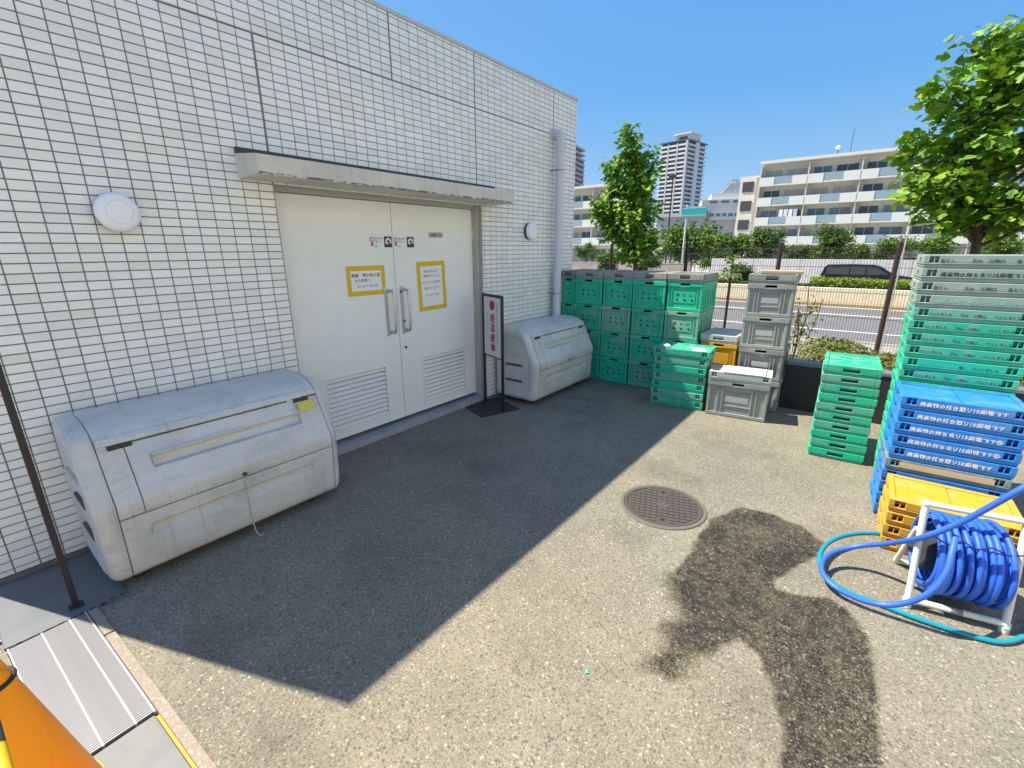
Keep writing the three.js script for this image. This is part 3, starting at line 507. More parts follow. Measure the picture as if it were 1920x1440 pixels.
function erected(W, D, h, ribbed) {    // a standing folding crate, front = +z
  return cached(`e${W},${D},${h},${ribbed}`, () => {
    const x1 = W / 2, z1 = D / 2, rim = [], walls = [], posts = [], ribs = [], rh = .052;
    for (const s of [-1, 1]) {
      const zf = (a, b) => s > 0 ? [z1 - b, z1 - a] : [-z1 + a, -z1 + b], xf = (a, b) => s > 0 ? [x1 - b, x1 - a] : [-x1 + a, -x1 + b];
      rim.push(rmm(-x1, -.055, h - rh, h, ...zf(0, .03), .004), rmm(.055, x1, h - rh, h, ...zf(0, .03), .004), rmm(-.056, .056, h - .014, h, ...zf(.001, .03), .003), rmm(-.056, .056, h - rh - .006, h - rh + .012, ...zf(.001, .03), .003));
      rim.push(rmm(...xf(0, .03), h - rh, h, -z1 + .03, z1 - .03, .004));
      rim.push(rmm(-x1 + .004, x1 - .004, .006, .042, ...zf(.004, .03), .004), rmm(...xf(.004, .03), .006, .042, -z1 + .03, z1 - .03, .004));
      walls.push(rmm(-x1 + .03, x1 - .03, .04, h - rh + .004, ...zf(.02, .03), .002)); walls.push(rmm(...xf(.018, .028), .04, h - rh + .004, -z1 + .03, z1 - .03, .002));
      for (const q of [-1, 1]) posts.push(rmm(q > 0 ? x1 - .034 : -x1 + .006, q > 0 ? x1 - .006 : -x1 + .034, .04, h - rh + .002, ...zf(.006, .034), .004));
      const rx = ribbed ? [-.31, -.24, .24, .31] : [-.36, .36]; for (const q of rx) ribs.push(rmm(q * W - .006, q * W + .006, .041, h - rh, ...zf(.008, .021), .002));
      if (ribbed) ribs.push(rmm(-W * .24, W * .24, h * .3, h * .3 + .008, ...zf(.012, .021), .002), rmm(-W * .24, W * .24, h * .68, h * .68 + .008, ...zf(.012, .021), .002));
      else ribs.push(rmm(-W * .3, W * .3, .1, .235, ...zf(.014, .021), .002));
      for (let k = -2; k <= 2; k++) { const g = rb(.011, h * .62, .009, 0, 0, 0, .002); if (!ribbed) g.rotateZ(.5); const G = g.clone(); G.rotateY(Math.PI / 2); G.translate(s * (x1 - .0135), h * .45, k * D * .17); ribs.push(G); }
    }
    return { rim: boxUV(merge(rim)), wall: boxUV(merge(walls)), corner_post: posts.map(boxUV), rib: boxUV(merge(ribs)), floor: merge([rmm(-x1 + .028, x1 - .028, .0, .012, -z1 + .028, z1 - .028, .003)]) };
  });
}
function crateAt(kind, flx, flz, yaw, y, W, D, h, mats, label, group, name, opt = {}) {   // (flx, flz): front left foot on plan
  const c = Math.cos(yaw), s = Math.sin(yaw), jx = rnd(-.004, .004), jz = rnd(-.005, .005), jr = rnd(-.012, .012);
  const X = flx + s * W / 2 + c * D / 2 + jx, Z = flz + c * W / 2 - s * D / 2 + jz;
  const t = thing(name, label, 'crate', [X, y, Z], -Math.PI / 2 + yaw + jr, group), m = mats[Math.floor(rnd(0, mats.length * .999))];
  if (kind === 'folded') {
    const g = folded(W, D, h); part('body', g.body, m, t); part('foot', g.foot, m, t); part('top_panel', g.top, m, t); part('inner_fold', g.inner, hole, t);  // the dark core gives the slots their painted shade
    if (opt.text) part('lettering', cached('t' + opt.text[0] + opt.text[2], () => merge([moved(lettering(opt.text[0], opt.text[2], opt.text[2] * .13), 0, 0, 0)])), ink[opt.text[1]], t).position.set(opt.text[3] || 0, h * .58, D / 2 + .0012);
    if (opt.tape) part('tape', [rb(W * .76, h * .44, .0015, 0, h * .6, D / 2 + .0012, .0005)], mat(L(.50, .42, .30), .6, { map: scuff }), t);
  } else {
    const g = erected(W, D, h, !!opt.ribbed); part('rim', g.rim, m, t); part('wall_panels', g.wall, m, t); g.corner_post.forEach((q) => part('corner_post', q, m, t)); part('ribs', g.rib, m, t); part('floor', g.floor, m, t);
    if (opt.marks) part('lettering', cached('mk' + W, () => merge([moved(lettering('用 三 口', .034, .006), 0, .195, D / 2 - .0135), moved(lettering('・ ・ ・', .06, .024, false, .75), 0, .135, D / 2 - .0135)])), opt.marks, t);
    if (opt.ribbed) part('label_plate', [rmm(-W * .19, W * .19, h * .42, h * .58, D / 2 - .021, D / 2 - .0165, .001)], mat(L(.42, .44, .42), .6), t);
  }
  return t;
}
const nth = ['bottom', 'second lowest', 'third lowest', 'fourth lowest', 'fifth lowest', 'sixth lowest', 'seventh lowest', 'eighth lowest', 'ninth lowest', 'tenth lowest'];
// wall of standing green crates with flat grey crates on top
{
  const cols = [[.012, .207], [.228, .425], [.658, .418], [1.082, .43], [1.518, .425]], CH = .348, dk = mat(L(.01, .07, .045), .6);
  const colName = ['narrow column against the tiled wall', 'second column from the tiled wall', 'middle column of the crate wall', 'second column from the outer end', 'outer end column of the crate wall'];
  cols.forEach(([z, w], i) => {
    for (let k = 0; k < 4; k++) crateAt('erected', 5.65 + rnd(-.012, .012), z, 0, k * CH, w, .6, CH, (i === 2 && k === 2) || (i === 4 && k === 2) || (i === 3 && k === 0) ? PL.dusty : PL.green, `upright green folding crate, ${['bottom', 'second', 'third', 'top'][k]} layer, ${colName[i]}`, 'green crates stacked into a wall', 'upright_crate', { marks: dk });
    crateAt('folded', 5.64 + rnd(-.015, .015), z, 0, 4 * CH, w, .6, .1, PL.grey, `flat grey folded crate on top of ${colName[i]}`, 'grey crates on the crate wall', 'folded_crate');
  });
}
// stepped pile of folded green crates
for (let k = 0; k < 7; k++) crateAt('folded', 5.13 - (k === 6 ? .012 : 0) + rnd(-.01, .01), 1.63 - (k === 6 ? .01 : 0), .1, k * .098, k === 6 ? .615 : .585, .41, .098, k % 2 ? PL.dusty : PL.green, `folded green crate, ${k === 6 ? 'topmost' : nth[k]} of the pile in front of the crate wall`, 'low green pile', 'folded_crate');
{ // papers lying on it
  const t = solo('paper_card', [rb(.19, .002, .15, 0, 0, 0, .0008)], mat(L(.62, .74, .68), .6, { map: scuff }), 'white and green card lying on the low green crate pile', 'card'); t.position.set(5.28, .6845, 2.08); t.rotation.y = .4;
  const g = new THREE.IcosahedronGeometry(.045, 2), p = g.attributes.position; for (let i = 0; i < p.count; i++) { const k = .75 + .5 * vnoise(p.getX(i) * 60 + 5, p.getY(i) * 60 + p.getZ(i) * 40, 5); p.setXYZ(i, p.getX(i) * k, p.getY(i) * k * .5, p.getZ(i) * k); } g.computeVertexNormals();
  const u = solo('crumpled_bag', g, mat(L(.72, .75, .74), .5), 'small crumpled white bag on the low green crate pile', 'bag'); u.position.set(5.19, .70, 1.74);
}
// grey crates
crateAt('erected', 5.135, 2.262, .14, 0, .6, .345, .40, PL.grey, 'upright ribbed grey crate on the paving under a white board', 'grey crates', 'upright_crate', { ribbed: true });
crateAt('folded', 5.13, 2.262, .14, .40, .605, .35, .1, PL.pale, 'folded pale grey crate on the ribbed grey crate', 'grey crates', 'folded_crate');
{ const t = solo('white_board', [rb(.40, .006, .33, 0, 0, 0, .002)], mat(L(.72, .69, .62), .6, { map: scuff }), 'off-white board lying on the short grey crate stack', 'board'); t.position.set(5.335, .5035, 2.575); t.rotation.y = -Math.PI / 2 + .14; }
for (let k = 0; k < 4; k++) crateAt('erected', 5.605 + [0, -.008, -.016, -.012][k], 2.432 - [0, 0, .012, .004][k], .02 + .02 * k, k * .353, .45, .58, .353, PL.grey, `upright grey ribbed crate, ${['bottom', 'second lowest', 'third lowest', 'highest'][k]} of the tall grey stack`, 'tall grey stack', 'upright_crate', { ribbed: true });
crateAt('folded', 5.60, 2.424, .06, 1.412, .455, .585, .1, PL.grey, 'folded grey crate capping the tall grey stack', 'tall grey stack', 'folded_crate');
{ const t = solo('cardboard_sheet', [rb(.40, .03, .3, 0, 0, 0, .003)], mat(L(.50, .36, .22), .8, { map: scuff }), 'folded brown cardboard on top of the tall grey crate stack', 'cardboard'); t.position.set(5.89, 1.528, 2.69); t.rotation.y = -1.4; }
// yellow crate with a pale folded crate, between the green pile and the grey stack
for (let k = 0; k < 2; k++) crateAt('erected', 5.72, 1.965, 0, k * .35, .41, .56, .35, PL.yellow, `upright yellow crate under the pale lid, ${k ? 'upper' : 'lower'} of two`, 'yellow upright crates', 'upright_crate', {});
crateAt('folded', 5.715, 1.962, 0, .70, .415, .57, .095, PL.pale, 'pale grey folded crate on the upright yellow crates', undefined, 'folded_crate');
// narrow green pile in front of the planter
for (let k = 0; k < 10; k++) crateAt('folded', 4.597, 3.302, .06, k * .0836, .402, .6, .0836, k === 3 || k === 5 || k === 8 ? PL.dusty : PL.green, `folded green crate, ${k === 9 ? 'topmost' : nth[k]} of the narrow green pile before the planter`, 'narrow green pile', 'folded_crate');
// tall pile: green below, sage on top
for (let k = 0; k < 20; k++) {
  const s = k >= 16, hidden = k < 10, txt = s ? [['缶ビン   5m 三用口  缶ビン', 'black', .0225], ['廃棄物の持ち去りは犯罪です', 'black', .0275], ['缶ビン   5m 三用口  缶ビン', 'black', .0225], ['廃棄物の抜き取りは犯罪です', 'pale', .0275]][19 - k] : k === 11 ? ['用  ペットボトル', 'black', .019, .09] : ['ペットボトル  5m 三用口  ペットボトル', 'black', .018];
  crateAt('folded', 4.2 + rnd(-.006, .006), 3.79 - k * .0016, .045, k * .0866, .6, .41, .0866, s ? PL.sage : k === 15 ? PL.dusty : PL.green, s ? `dusty sage folded crate, ${['fourth from the top', 'third from the top', 'second from the top', 'topmost'][k - 16]} of the tallest pile` : hidden ? `folded green crate, ${nth[k]} of the tallest pile, behind the blue crates` : `lettered green folded crate, ${['sixth', 'fifth', 'fourth', 'third', 'second', 'first'][k - 10]} below the sage crates in the tallest pile`, 'tallest pile', 'folded_crate', hidden ? {} : { text: txt });
}
// blue pile
for (let k = 0; k < 10; k++) {
  const a = '廃棄物の抜き取りは犯罪です', b = '廃棄物の持ち去りは犯罪です®', txt = k >= 5 ? [[a, b, b, a, a][k - 5], 'white', .0275, -.005] : null;
  crateAt('folded', 3.752, 3.79, .06, k * .0866, .6, .41, .0866, k === 4 ? PL.steelblue : PL.blue, k === 4 ? 'faded blue folded crate with a strip of tan tape' : `folded blue crate, ${k === 9 ? 'topmost' : nth[k]} of the blue pile`, 'blue pile', 'folded_crate', txt ? { text: txt } : k === 4 ? { tape: true } : {});
}
// yellow pile
for (let k = 0; k < 4; k++) crateAt('folded', 3.305, 3.825, .03, k * .0855, .585, .41, .0855, PL.yellow, `folded yellow crate, ${['bottom', 'second lowest', 'third lowest', 'topmost'][k]} of the yellow pile behind the hose reel`, 'yellow pile', 'folded_crate', { text: [k ? 'm 5 ' : '車用口', 'brown', k ? .022 : .036, k ? -.08 : -.12] });

// ------------------------------------------------------------------ hose reel and hoses
{
  const t = thing('hose_reel', 'white tube framed hose reel wound with thick blue hose', 'hose reel', [2.82, 0, 4.128], -Math.PI / 2 + .2);
  const wm = mat(L(.78, .76, .66), .45, { map: scuff }), hm = mat(L(.03, .135, .64), .42, { bumpMap: fineBump, bumpScale: .001 });
  const hw = .185, r = .0155, ty = .545, tz = -.10;                 // local: x across, z towards the viewer
  for (const s of [-1, 1]) part('side_tube', [rod(V(s * hw, .03, .0), V(s * hw, ty, tz), r, r, 12), new THREE.SphereGeometry(r * 1.35, 12, 8).translate(s * hw, .03, 0), new THREE.SphereGeometry(r * 1.3, 12, 8).translate(s * hw, ty, tz), rod(V(s * hw, .0, 0), V(s * hw, .05, -.004), r * 1.35, r * 1.35, 12)], wm, t);
  for (const s of [-1, 1]) part('rear_tube', [rod(V(s * hw * .78, .016, -.40), V(s * hw * .78, .33, -.24), r * .9, r * .9, 12)], wm, t);
  part('front_bar', [rod(V(-hw, .045, 0), V(hw, .045, 0), r, r, 14)], wm, t); part('bar_sleeve', [rod(V(-.02, .045, 0), V(.025, .045, 0), r * 1.12, r * 1.12, 14)], mat(L(.2, .2, .2), .6), t);
  part('top_bar', [rod(V(-hw, ty, tz), V(hw, ty, tz), r, r, 14)], wm, t); part('rear_bar', [rod(V(-hw * .8, .016, -.40), V(hw * .8, .016, -.40), r, r, 12)], wm, t);
  const cy = .25, cz = -.175, drum = part('drum', [rod(V(-hw + .05, cy, cz), V(hw - .02, cy, cz), .1, .1, 24), rod(V(hw - .028, cy, cz), V(hw - .015, cy, cz), .1, .1, 32), rod(V(-hw, cy, cz), V(hw, cy, cz), .016, .016, 12)], mat(L(.045, .045, .05), .6), t);
  for (let layer = 0; layer < 2; layer++) {
    const pts = [], turns = layer ? 8.5 : 12, N = turns * 22, R = layer ? .199 : .173, w = hw - .034;
    for (let k = 0; k <= N; k++) { const u = k / N, a = u * turns * 2 * Math.PI, wob = .009 * Math.sin(a) * layer + (layer ? .022 : .006) * (vnoise(k * .05, layer * 9, 77) - .5), rr = R + (layer ? .014 : .006) * (vnoise(k * .11, layer * 7 + 2, 78) - .45); pts.push(V(.014 + .93 * ((layer ? 1 : -1) * (-w + 2 * w * u) * (layer ? .92 : 1) + wob * (layer ? 1.3 : .5)), cy + rr * Math.cos(a), cz + rr * Math.sin(a))); }
    part('hose_coil', tube(pts, .0132, N * 2, 9), hm, t);
  }
  const rope = []; for (let k = 0; k <= 12; k++) rope.push(V(-hw + k / 12 * hw * 2, cy + .155 + .012 * Math.sin(k * 1.7), cz + .155 + .006 * Math.cos(k * 2.1))); part('tie_cord', tube(rope, .0035, 60, 6), mat(L(.012, .013, .05), .7), t);
}
{
  const hm = mat(L(.04, .145, .64), .4, { bumpMap: fineBump, bumpScale: .001 }), tm = mat(L(.008, .28, .36), .35);
  const P = (u, v, y) => atY(u, v, y);
  solo('blue_hose', tube([P(1960, 893, .85), P(1915, 917, .78), P(1860, 948, .67), P(1800, 980, .54), P(1735, 1006, .41), P(1670, 1018, .25), P(1610, 1024, .15), P(1565, 1034, .1), P(1543, 1052, .075), P(1543, 1075, .06), P(1565, 1100, .05), P(1610, 1123, .045), P(1655, 1134, .06), P(1700, 1130, .12), P(1745, 1110, .22), P(1775, 1072, .33), P(1785, 1035, .41), P(1792, 1005, .46)], .0138, 160, 10), hm, 'long blue hose looping out over the paving beside the reel', 'hose');
  solo('teal_hose', tube([P(1712, 1020, .05), P(1665, 1004, .06), P(1620, 1000, .075), P(1575, 1007, .08), P(1545, 1026, .075), P(1537, 1052, .06), P(1550, 1083, .04), P(1590, 1110, .02), P(1650, 1133, .0132), P(1720, 1160, .0132), P(1800, 1186, .0132), P(1860, 1202, .0132), P(1890, 1203, .0132), P(1925, 1190, .0132), P(1960, 1160, .0132)], .0128, 160, 10), tm, 'thin teal hose curving over the paving below the blue hose', 'hose');
}
// ------------------------------------------------------------------ manhole cover
{
  const t = thing('manhole_cover', 'round rusty brown manhole cover with square grid set in paving', 'manhole cover', [2.955, .004, 2.6], .35);
  const iron = mat(L(.082, .07, .062), .7, { map: scuff, bumpMap: fineBump, bumpScale: .002 }), R = .268;
  const ring = new THREE.LatheGeometry([[R + .004, 0], [R + .004, .006], [R + .026, .006], [R + .03, 0]].map((p) => new THREE.Vector2(...p)), 64); part('frame_ring', ring, mat(L(.15, .13, .11), .75, { map: scuff }), t);
  const base = disc(R, .004, 64); base.translate(0, .0, 0); const plate = part('plate', base, mat(L(.075, .058, .05), .8, { map: scuff }), t);
  const rim = new THREE.LatheGeometry([[R - .02, .002], [R - .02, .007], [R, .007], [R, .002]].map((p) => new THREE.Vector2(...p)), 64); part('rim', rim, iron, t);
  const n = 14, p = 2 * R / n;
  for (let i = 0; i < n; i++) for (let j = 0; j < n; j++) {
    const x = (i - n / 2 + .5) * p, z = (j - n / 2 + .5) * p, d = Math.hypot(x, z); if (d > R - .032 || d < .055 || (Math.abs(z) < .03 && Math.abs(Math.abs(x) - .19) < .03)) continue;
    const m = part('stud', cached('stud', () => rb(p * .8, .006, p * .8, 0, 0, 0, .0022)), iron, plate); m.position.set(x, .0045, z);
  }
  part('emblem', [disc(.045, .006, 24).translate(0, .004, 0)], iron, plate);
  for (const s of [-1, 1]) part('key_hole', [disc(.016, .002, 16).translate(s * .19, .003, 0)], mat(L(.015, .012, .01), .9), plate);  // near-black discs paint the dark of the key holes
}
{ const t = solo('litter_scrap', [rb(.018, .004, .013, 0, .002, 0, .001)], mat(L(.12, .62, .60), .5), 'tiny turquoise plastic scrap lying on the sunlit paving', 'scrap'); t.position.set(1.43, .001, 2.835); t.rotation.y = .6; }

// ------------------------------------------------------------------ drain, plate, post and cone at the near corner
{
  const zinc = mat(L(.25, .25, .27), .5, { metalness: .35, map: scuff }), turn = .055;
  const pl = solo('cover_plate', [boxUV(rmm(-.135, .33, .002, .012, .03, .652, .003))], mat(L(.13, .145, .155), .5, { map: scuff }), 'steel cover plate against the foot of the tiled wall', 'plate');
  const t = thing('drain_grating', 'fine-barred steel drain grating with a long pale edge strip', 'grating', [.155, 0, .66], turn);
  part('trough', [mm(-.30, .012, -.24, -.2, -.012, .935), mm(-.296, -.285, -.2, -.004, -.01, .93), mm(-.002, .01, -.2, -.004, -.01, .93), mm(-.284, -.003, -.2, -.004, -.01, .003), mm(-.284, -.003, -.2, -.004, .919, .93)], mat(L(.3, .29, .27), .9, { map: concrete }), t);
  const n = 76; for (let k = 0; k < n; k++) part('cross_bar', cached('gb', () => bx(.278, .012, .0078)), zinc, t).position.set(-.14, .012, .012 + k * .0119);
  for (const x of [-.278, -.165, -.065, -.004]) part('bearing_bar', [rmm(x - .0035, x + .0035, .004, .0205, .002, .915, .001)], mat(L(.46, .45, .45), .45, { metalness: .2 }), t);
  for (let k = 0; k < 11; k++) part('end_clip', [mm(-.27 + k * .041, -.246 + k * .041, .004, .0165, -.012, -.004)], mat(L(.04, .04, .042), .8), t);  // near-black blocks painted in for the shaded end slots of the grating
  const kt = solo('drain_kerb', [boxUV(rmm(.004, .045, .001, .016, .27, 1.9, .004)), boxUV(rmm(.004, .045, .001, .016, .0, .26, .004))], mat(L(1.2, 1.02, .92), .85, { map: aggTex }), 'pinkish mortar edging strip along the drain grating', 'edging'); kt.position.set(.155, 0, .66); kt.rotation.y = turn;
  const p2 = solo('channel_cover', [boxUV(rmm(-.282, -.01, .002, .016, .925, 1.7, .003))], mat(L(.19, .195, .195), .6, { map: scuff }), 'plain grey drain lid following the fine-barred grating', 'drain lid'); p2.position.set(.155, 0, .66); p2.rotation.y = turn;
  const os = solo('orange_strip', [rmm(-.009, .003, .002, .017, .94, 1.75, .002)], mat(L(.72, .30, .02), .5), 'thin orange edge strip beside the grey drain lid', 'strip'); os.position.set(.155, 0, .66); os.rotation.y = turn;
  const og = thing('coarse_grating', 'dark coarse grating at the corner of the building', 'grating', [-.135, 0, .05]);
  part('pit', [mm(-.42, .01, -.26, -.22, 0, .57), mm(-.42, -.396, -.22, -.004, 0, .57), mm(-.009, .01, -.22, -.004, 0, .57), mm(-.395, -.01, -.22, -.004, .0, .009), mm(-.395, -.01, -.22, -.004, .551, .57)], mat(L(.3, .29, .27), .9, { map: concrete }), og);
  for (let k = 0; k < 7; k++) part('bar', [rmm(-.41, .004, .004, .014, .02 + k * .083, .032 + k * .083, .002)], zinc, og); for (let k = 0; k < 6; k++) part('bar', [rmm(-.39 + k * .072, -.38 + k * .072, .0045, .0145, .0, .56, .002)], zinc, og);
  const ps = thing('corner_post', 'slim dark square post standing at the tiled wall', 'post', [.134, .012, .556]);
  part('shaft', [rmm(-.0135, .0135, 0, 1.35, -.0135, .0135, .003)], mat(L(.022, .02, .022), .5), ps); part('foot_plate', [rmm(-.03, .03, 0, .004, -.03, .03, .001)], mat(L(.03, .03, .03), .6), ps);
}
{
  const t = thing('traffic_cone', 'bright orange traffic cone at the drain with a bar ring on it', 'traffic cone', [-.155, 0, 1.70]);
  const prof = [[.176, .032], [.174, .036], [.05, .66], [.045, .69], [.028, .7], [0, .7]].map((p) => new THREE.Vector2(...p)); part('cone', new THREE.LatheGeometry(prof, 40), new THREE.MeshPhysicalMaterial({ color: L(.97, .52, .003), roughness: .6, transmission: .5, thickness: 0, side: THREE.DoubleSide }), t);
  part('base', [disc(.18, .032, 40).translate(0, .016, 0)], mat(L(.85, .30, .006), .5), t);
  const b = thing('cone_bar', 'black and yellow striped bar hooked over the orange cone', 'barrier bar', [-.155, 0, 1.70]);
  const rg = new THREE.TorusGeometry(.072, .007, 8, 30); rg.rotateX(Math.PI / 2 - .1); rg.translate(0, .565, 0); part('ring', rg, mat(L(.02, .02, .022), .5), b);
  const A = V(.008, .558, .075), B = V(.012, .03, 1.35), n = 10; for (let k = 0; k < n; k++) part('stripe', [rod(A.clone().lerp(B, k / n), A.clone().lerp(B, (k + 1) / n), .017, .017, 14)], k % 2 ? mat(L(.78, .52, .01), .5) : mat(L(.05, .05, .055), .5), b);
}

// ------------------------------------------------------------------ planter, fence
const leafShape = (() => {       // a broad lobed leaf folded along the midrib, one unit long
  const a = [[0, 0, 0], [.30, .22, .05], [.46, .52, .10], [.20, .62, .05], [.24, .92, .06], [0, .98, -.03], [-.24, .92, .06], [-.20, .62, .05], [-.46, .52, .10], [-.30, .22, .05]], t = [[0, 1, 2], [0, 2, 3], [0, 3, 5], [3, 4, 5], [0, 5, 7], [5, 6, 7], [0, 7, 8], [0, 8, 9]];
  return { a, t };
})();
const leafSimple = { a: [[0, 0, 0], [.32, .45, .08], [0, 1, -.04], [-.32, .45, .08]], t: [[0, 1, 2], [0, 2, 3]] };
function leafMesh(spots, shape, tones) {          // spots: [pos, quaternion, size, tone]
  const nv = shape.t.length * 3, pos = new Float32Array(spots.length * nv * 3), col = new Float32Array(spots.length * nv * 3), v = new THREE.Vector3(); let k = 0;
  for (const [p, q, s, tone] of spots) for (const tr of shape.t) for (const i of tr) { v.set(...shape.a[i]).multiplyScalar(s).applyQuaternion(q).add(p); pos.set([v.x, v.y, v.z], k); col.set(tone, k); k += 3; }
  const g = new THREE.BufferGeometry(); g.setAttribute('position', new THREE.BufferAttribute(pos, 3)); g.setAttribute('color', new THREE.BufferAttribute(col, 3)); g.computeVertexNormals(); return g;
}
const leafMat = new THREE.MeshPhysicalMaterial({ color: 0xffffff, vertexColors: true, roughness: .6, transmission: .42, thickness: 0, side: THREE.DoubleSide, specularIntensity: .5 });
const leafMats = [[.23, .39, .02], [.16, .31, .018], [.32, .46, .028], [.12, .25, .016]].map((c) => new THREE.MeshPhysicalMaterial({ color: L(...c), roughness: .5, transmission: .38, thickness: 0, side: THREE.DoubleSide, specularIntensity: .5 }));
function leafQuat(out, up = .8, spread = .85) {    // blade roughly facing up and out, tip hanging outward
  const n = V(out.x * .55 + rnd(-1, 1) * spread, up + rnd(-.5, .7), out.z * .55 + rnd(-1, 1) * spread).normalize(), tip = V(out.x + rnd(-.9, .9), rnd(-.9, .3), out.z + rnd(-.9, .9));
  tip.addScaledVector(n, -tip.dot(n)).normalize(); const m = new THREE.Matrix4().makeBasis(new THREE.Vector3().crossVectors(tip, n), tip, n); return new THREE.Quaternion().setFromRotationMatrix(m);
}
const barkTex = tex(256, 256, (i, j, o) => { const k = .8 - .5 * (fbm(i / 6, j / 40, 131, 4) - .5) - .3 * Math.max(0, vnoise(i / 4, j / 20, 135) - .6); o[0] = enc(k); o[1] = enc(k * .95); o[2] = enc(k * .88); });
const bark = mat(L(.13, .10, .075), .95, { map: barkTex, bumpMap: fineBump, bumpScale: .01 });
function tree(name, label, base, lobes, o) {
  const t = thing(name, label, o.category || 'tree', [base.x, base.y, base.z], 0, o.group), top = lobes.reduce((m, l) => Math.max(m, l[0].y + l[1] * .3), 0);
  const cen = new THREE.Vector3(); lobes.forEach((l) => cen.add(l[0])); cen.multiplyScalar(1 / lobes.length);
  const rel = (p) => p.clone().sub(base), trunk = [V(0, -.1, 0), V(rnd(-.05, .05), (top - base.y) * .3, rnd(-.05, .05)), V((cen.x - base.x) * .5, (top - base.y) * .62, (cen.z - base.z) * .5), V((cen.x - base.x) * .8, (top - base.y) * .95, (cen.z - base.z) * .8)];
  const curve = new THREE.CatmullRomCurve3(trunk), tg = new THREE.TubeGeometry(curve, 16, 1, 9), tp = tg.attributes.position, tpv = new THREE.Vector3();
  for (let i = 0; i < tp.count; i++) { const ring = Math.floor(i / 10), u = ring / 16, c = curve.getPointAt(u), r = o.trunk * (1 - .82 * u) + (u < .05 ? o.trunk * .3 : 0); tpv.fromBufferAttribute(tp, i).sub(c).multiplyScalar(r).add(c); tp.setXYZ(i, tpv.x, tpv.y, tpv.z); } tg.computeVertexNormals();
  part('trunk', tg, bark, t);
  const spots = [], twigs = [];
  for (const [c, r, sq = 1] of lobes) {
    const e = rel(c), u = Math.max(.25, Math.min(.9, (e.y - r * .7) / (top - base.y))), st = curve.getPointAt(u);
    if (!o.noLimbs) { const md = st.clone().lerp(e, .5).add(V(rnd(-.1, .1) * r, -.12 * r, rnd(-.1, .1) * r)); part('limb', tube([st, md, e], Math.max(.01, o.trunk * .26), 8, 6), bark, t); }
    const nt = Math.round(o.twigs * r * r * sq);
    for (let k = 0; k < nt; k++) {                  // twigs reach through the lobe, leaves gather along their ends
      const th = rnd(0, 6.283), z = rnd(-.85, 1), s = Math.sqrt(1 - z * z), d = V(s * Math.cos(th), z * sq, s * Math.sin(th)), rr = r * (rnd() ** .42) * rnd(.82, 1.1), end = e.clone().addScaledVector(d, rr);
      const nl = Math.round(rnd(o.per * .5, o.per * 1.5)), ct = rnd(.6, 1.25), cy = rnd(); if (o.twigWood) twigs.push(rod(e.clone().lerp(end, .15), end, o.twigWood, o.twigWood * .4, 4));
      for (let q = 0; q < nl; q++) {
        const p = end.clone().addScaledVector(d, -rnd(0, .3) * r * .8).add(V(rnd(-1, 1), rnd(-1, 1), rnd(-1, 1)).multiplyScalar(o.leaf * (o.clump || 1.05))), b = rnd(.8, 1.2) * ct * (o.tone || 1), y = rnd() * .6 + cy * .4;
        spots.push([p, leafQuat(d), o.leaf * rnd(.45, 1.15), [(.14 + .25 * y * y) * b, (.28 + .22 * y) * b, .014 * b + .014 * y]]);
      }
    }
  }
  if (twigs.length) part('twigs', twigs, bark, t).userData.kind = 'stuff';
  if (o.single) {
    const camRel = rel(EYE); spots.sort((p, q) => p[0].distanceTo(camRel) - q[0].distanceTo(camRel));
    const geo = cached('leaf', () => leafMesh([[V(0, 0, 0), new THREE.Quaternion(), 1, [1, 1, 1]]], leafShape)); if (geo.attributes.color) geo.deleteAttribute('color');
    const near = spots.splice(0, o.single);
    near.forEach(([p, q, s, tn], i) => { const m = part('leaf', geo, leafMats[i % 4], t); m.position.copy(p); m.quaternion.copy(q); m.scale.setScalar(s); });
  }
  const f = part('crown', leafMesh(spots, o.shape || leafShape), leafMat, t); f.userData.kind = 'stuff';
  return t;
}
{
  const t = thing('planter', 'low black stone planter wall behind the crates', 'planter', [5.9, 0, 2.97]);
  part('wall', [rmm(0, .14, 0, .515, -.09, 3.6, .004)], mat(L(.028, .027, .028), .6, { map: concrete }), t);  // near-black colour also paints in the shadow of the tall grey stack
  part('cap', [rmm(-.012, .155, .515, .55, -.09, 3.6, .004)], mat(L(.16, .175, .20), .5), t);
  part('soil', [(() => { return boxUV(mm(.14, 1.6, -.05, .47, .2, 3.6)); })()], soilMat, t);
}
function bush(name, label, base, n, sx, sy, sz, leaf, tones, group, shape = leafSimple) {
  const t = thing(name, label, 'shrub', [base.x, base.y, base.z], 0, group), spots = [];
  const stems = []; for (let k = 0; k < 7; k++) stems.push(rod(V(rnd(-.2, .2) * sx, 0, rnd(-.2, .2) * sz), V(rnd(-.8, .8) * sx, rnd(.5, .9) * sy, rnd(-.8, .8) * sz), .007, .003, 5)); part('stems', stems, bark, t);
  for (let k = 0; k < n; k++) { const th = rnd(0, 6.283), r = Math.sqrt(rnd()), h = rnd() ** .7, f = Math.sqrt(Math.max(.08, 1 - h * h * .8)), lump = .75 + .5 * vnoise(th * 2, h * 3 + base.z * 5, 7), p = V(Math.cos(th) * r * sx * f * lump, h * sy * (.7 + .45 * vnoise(base.x + Math.cos(th) * r * 4, Math.sin(th) * r * 4, 9)), Math.sin(th) * r * sz * f * lump), tn = tones[Math.floor(rnd(0, tones.length - .001))], b = rnd(.7, 1.3); spots.push([p, leafQuat(V(Math.cos(th), 0, Math.sin(th))), leaf * rnd(.6, 1.25), tn.map((q) => q * b)]); }
  const f = part('foliage', leafMesh(spots, shape), leafMat, t); f.userData.kind = 'stuff'; return t;
}
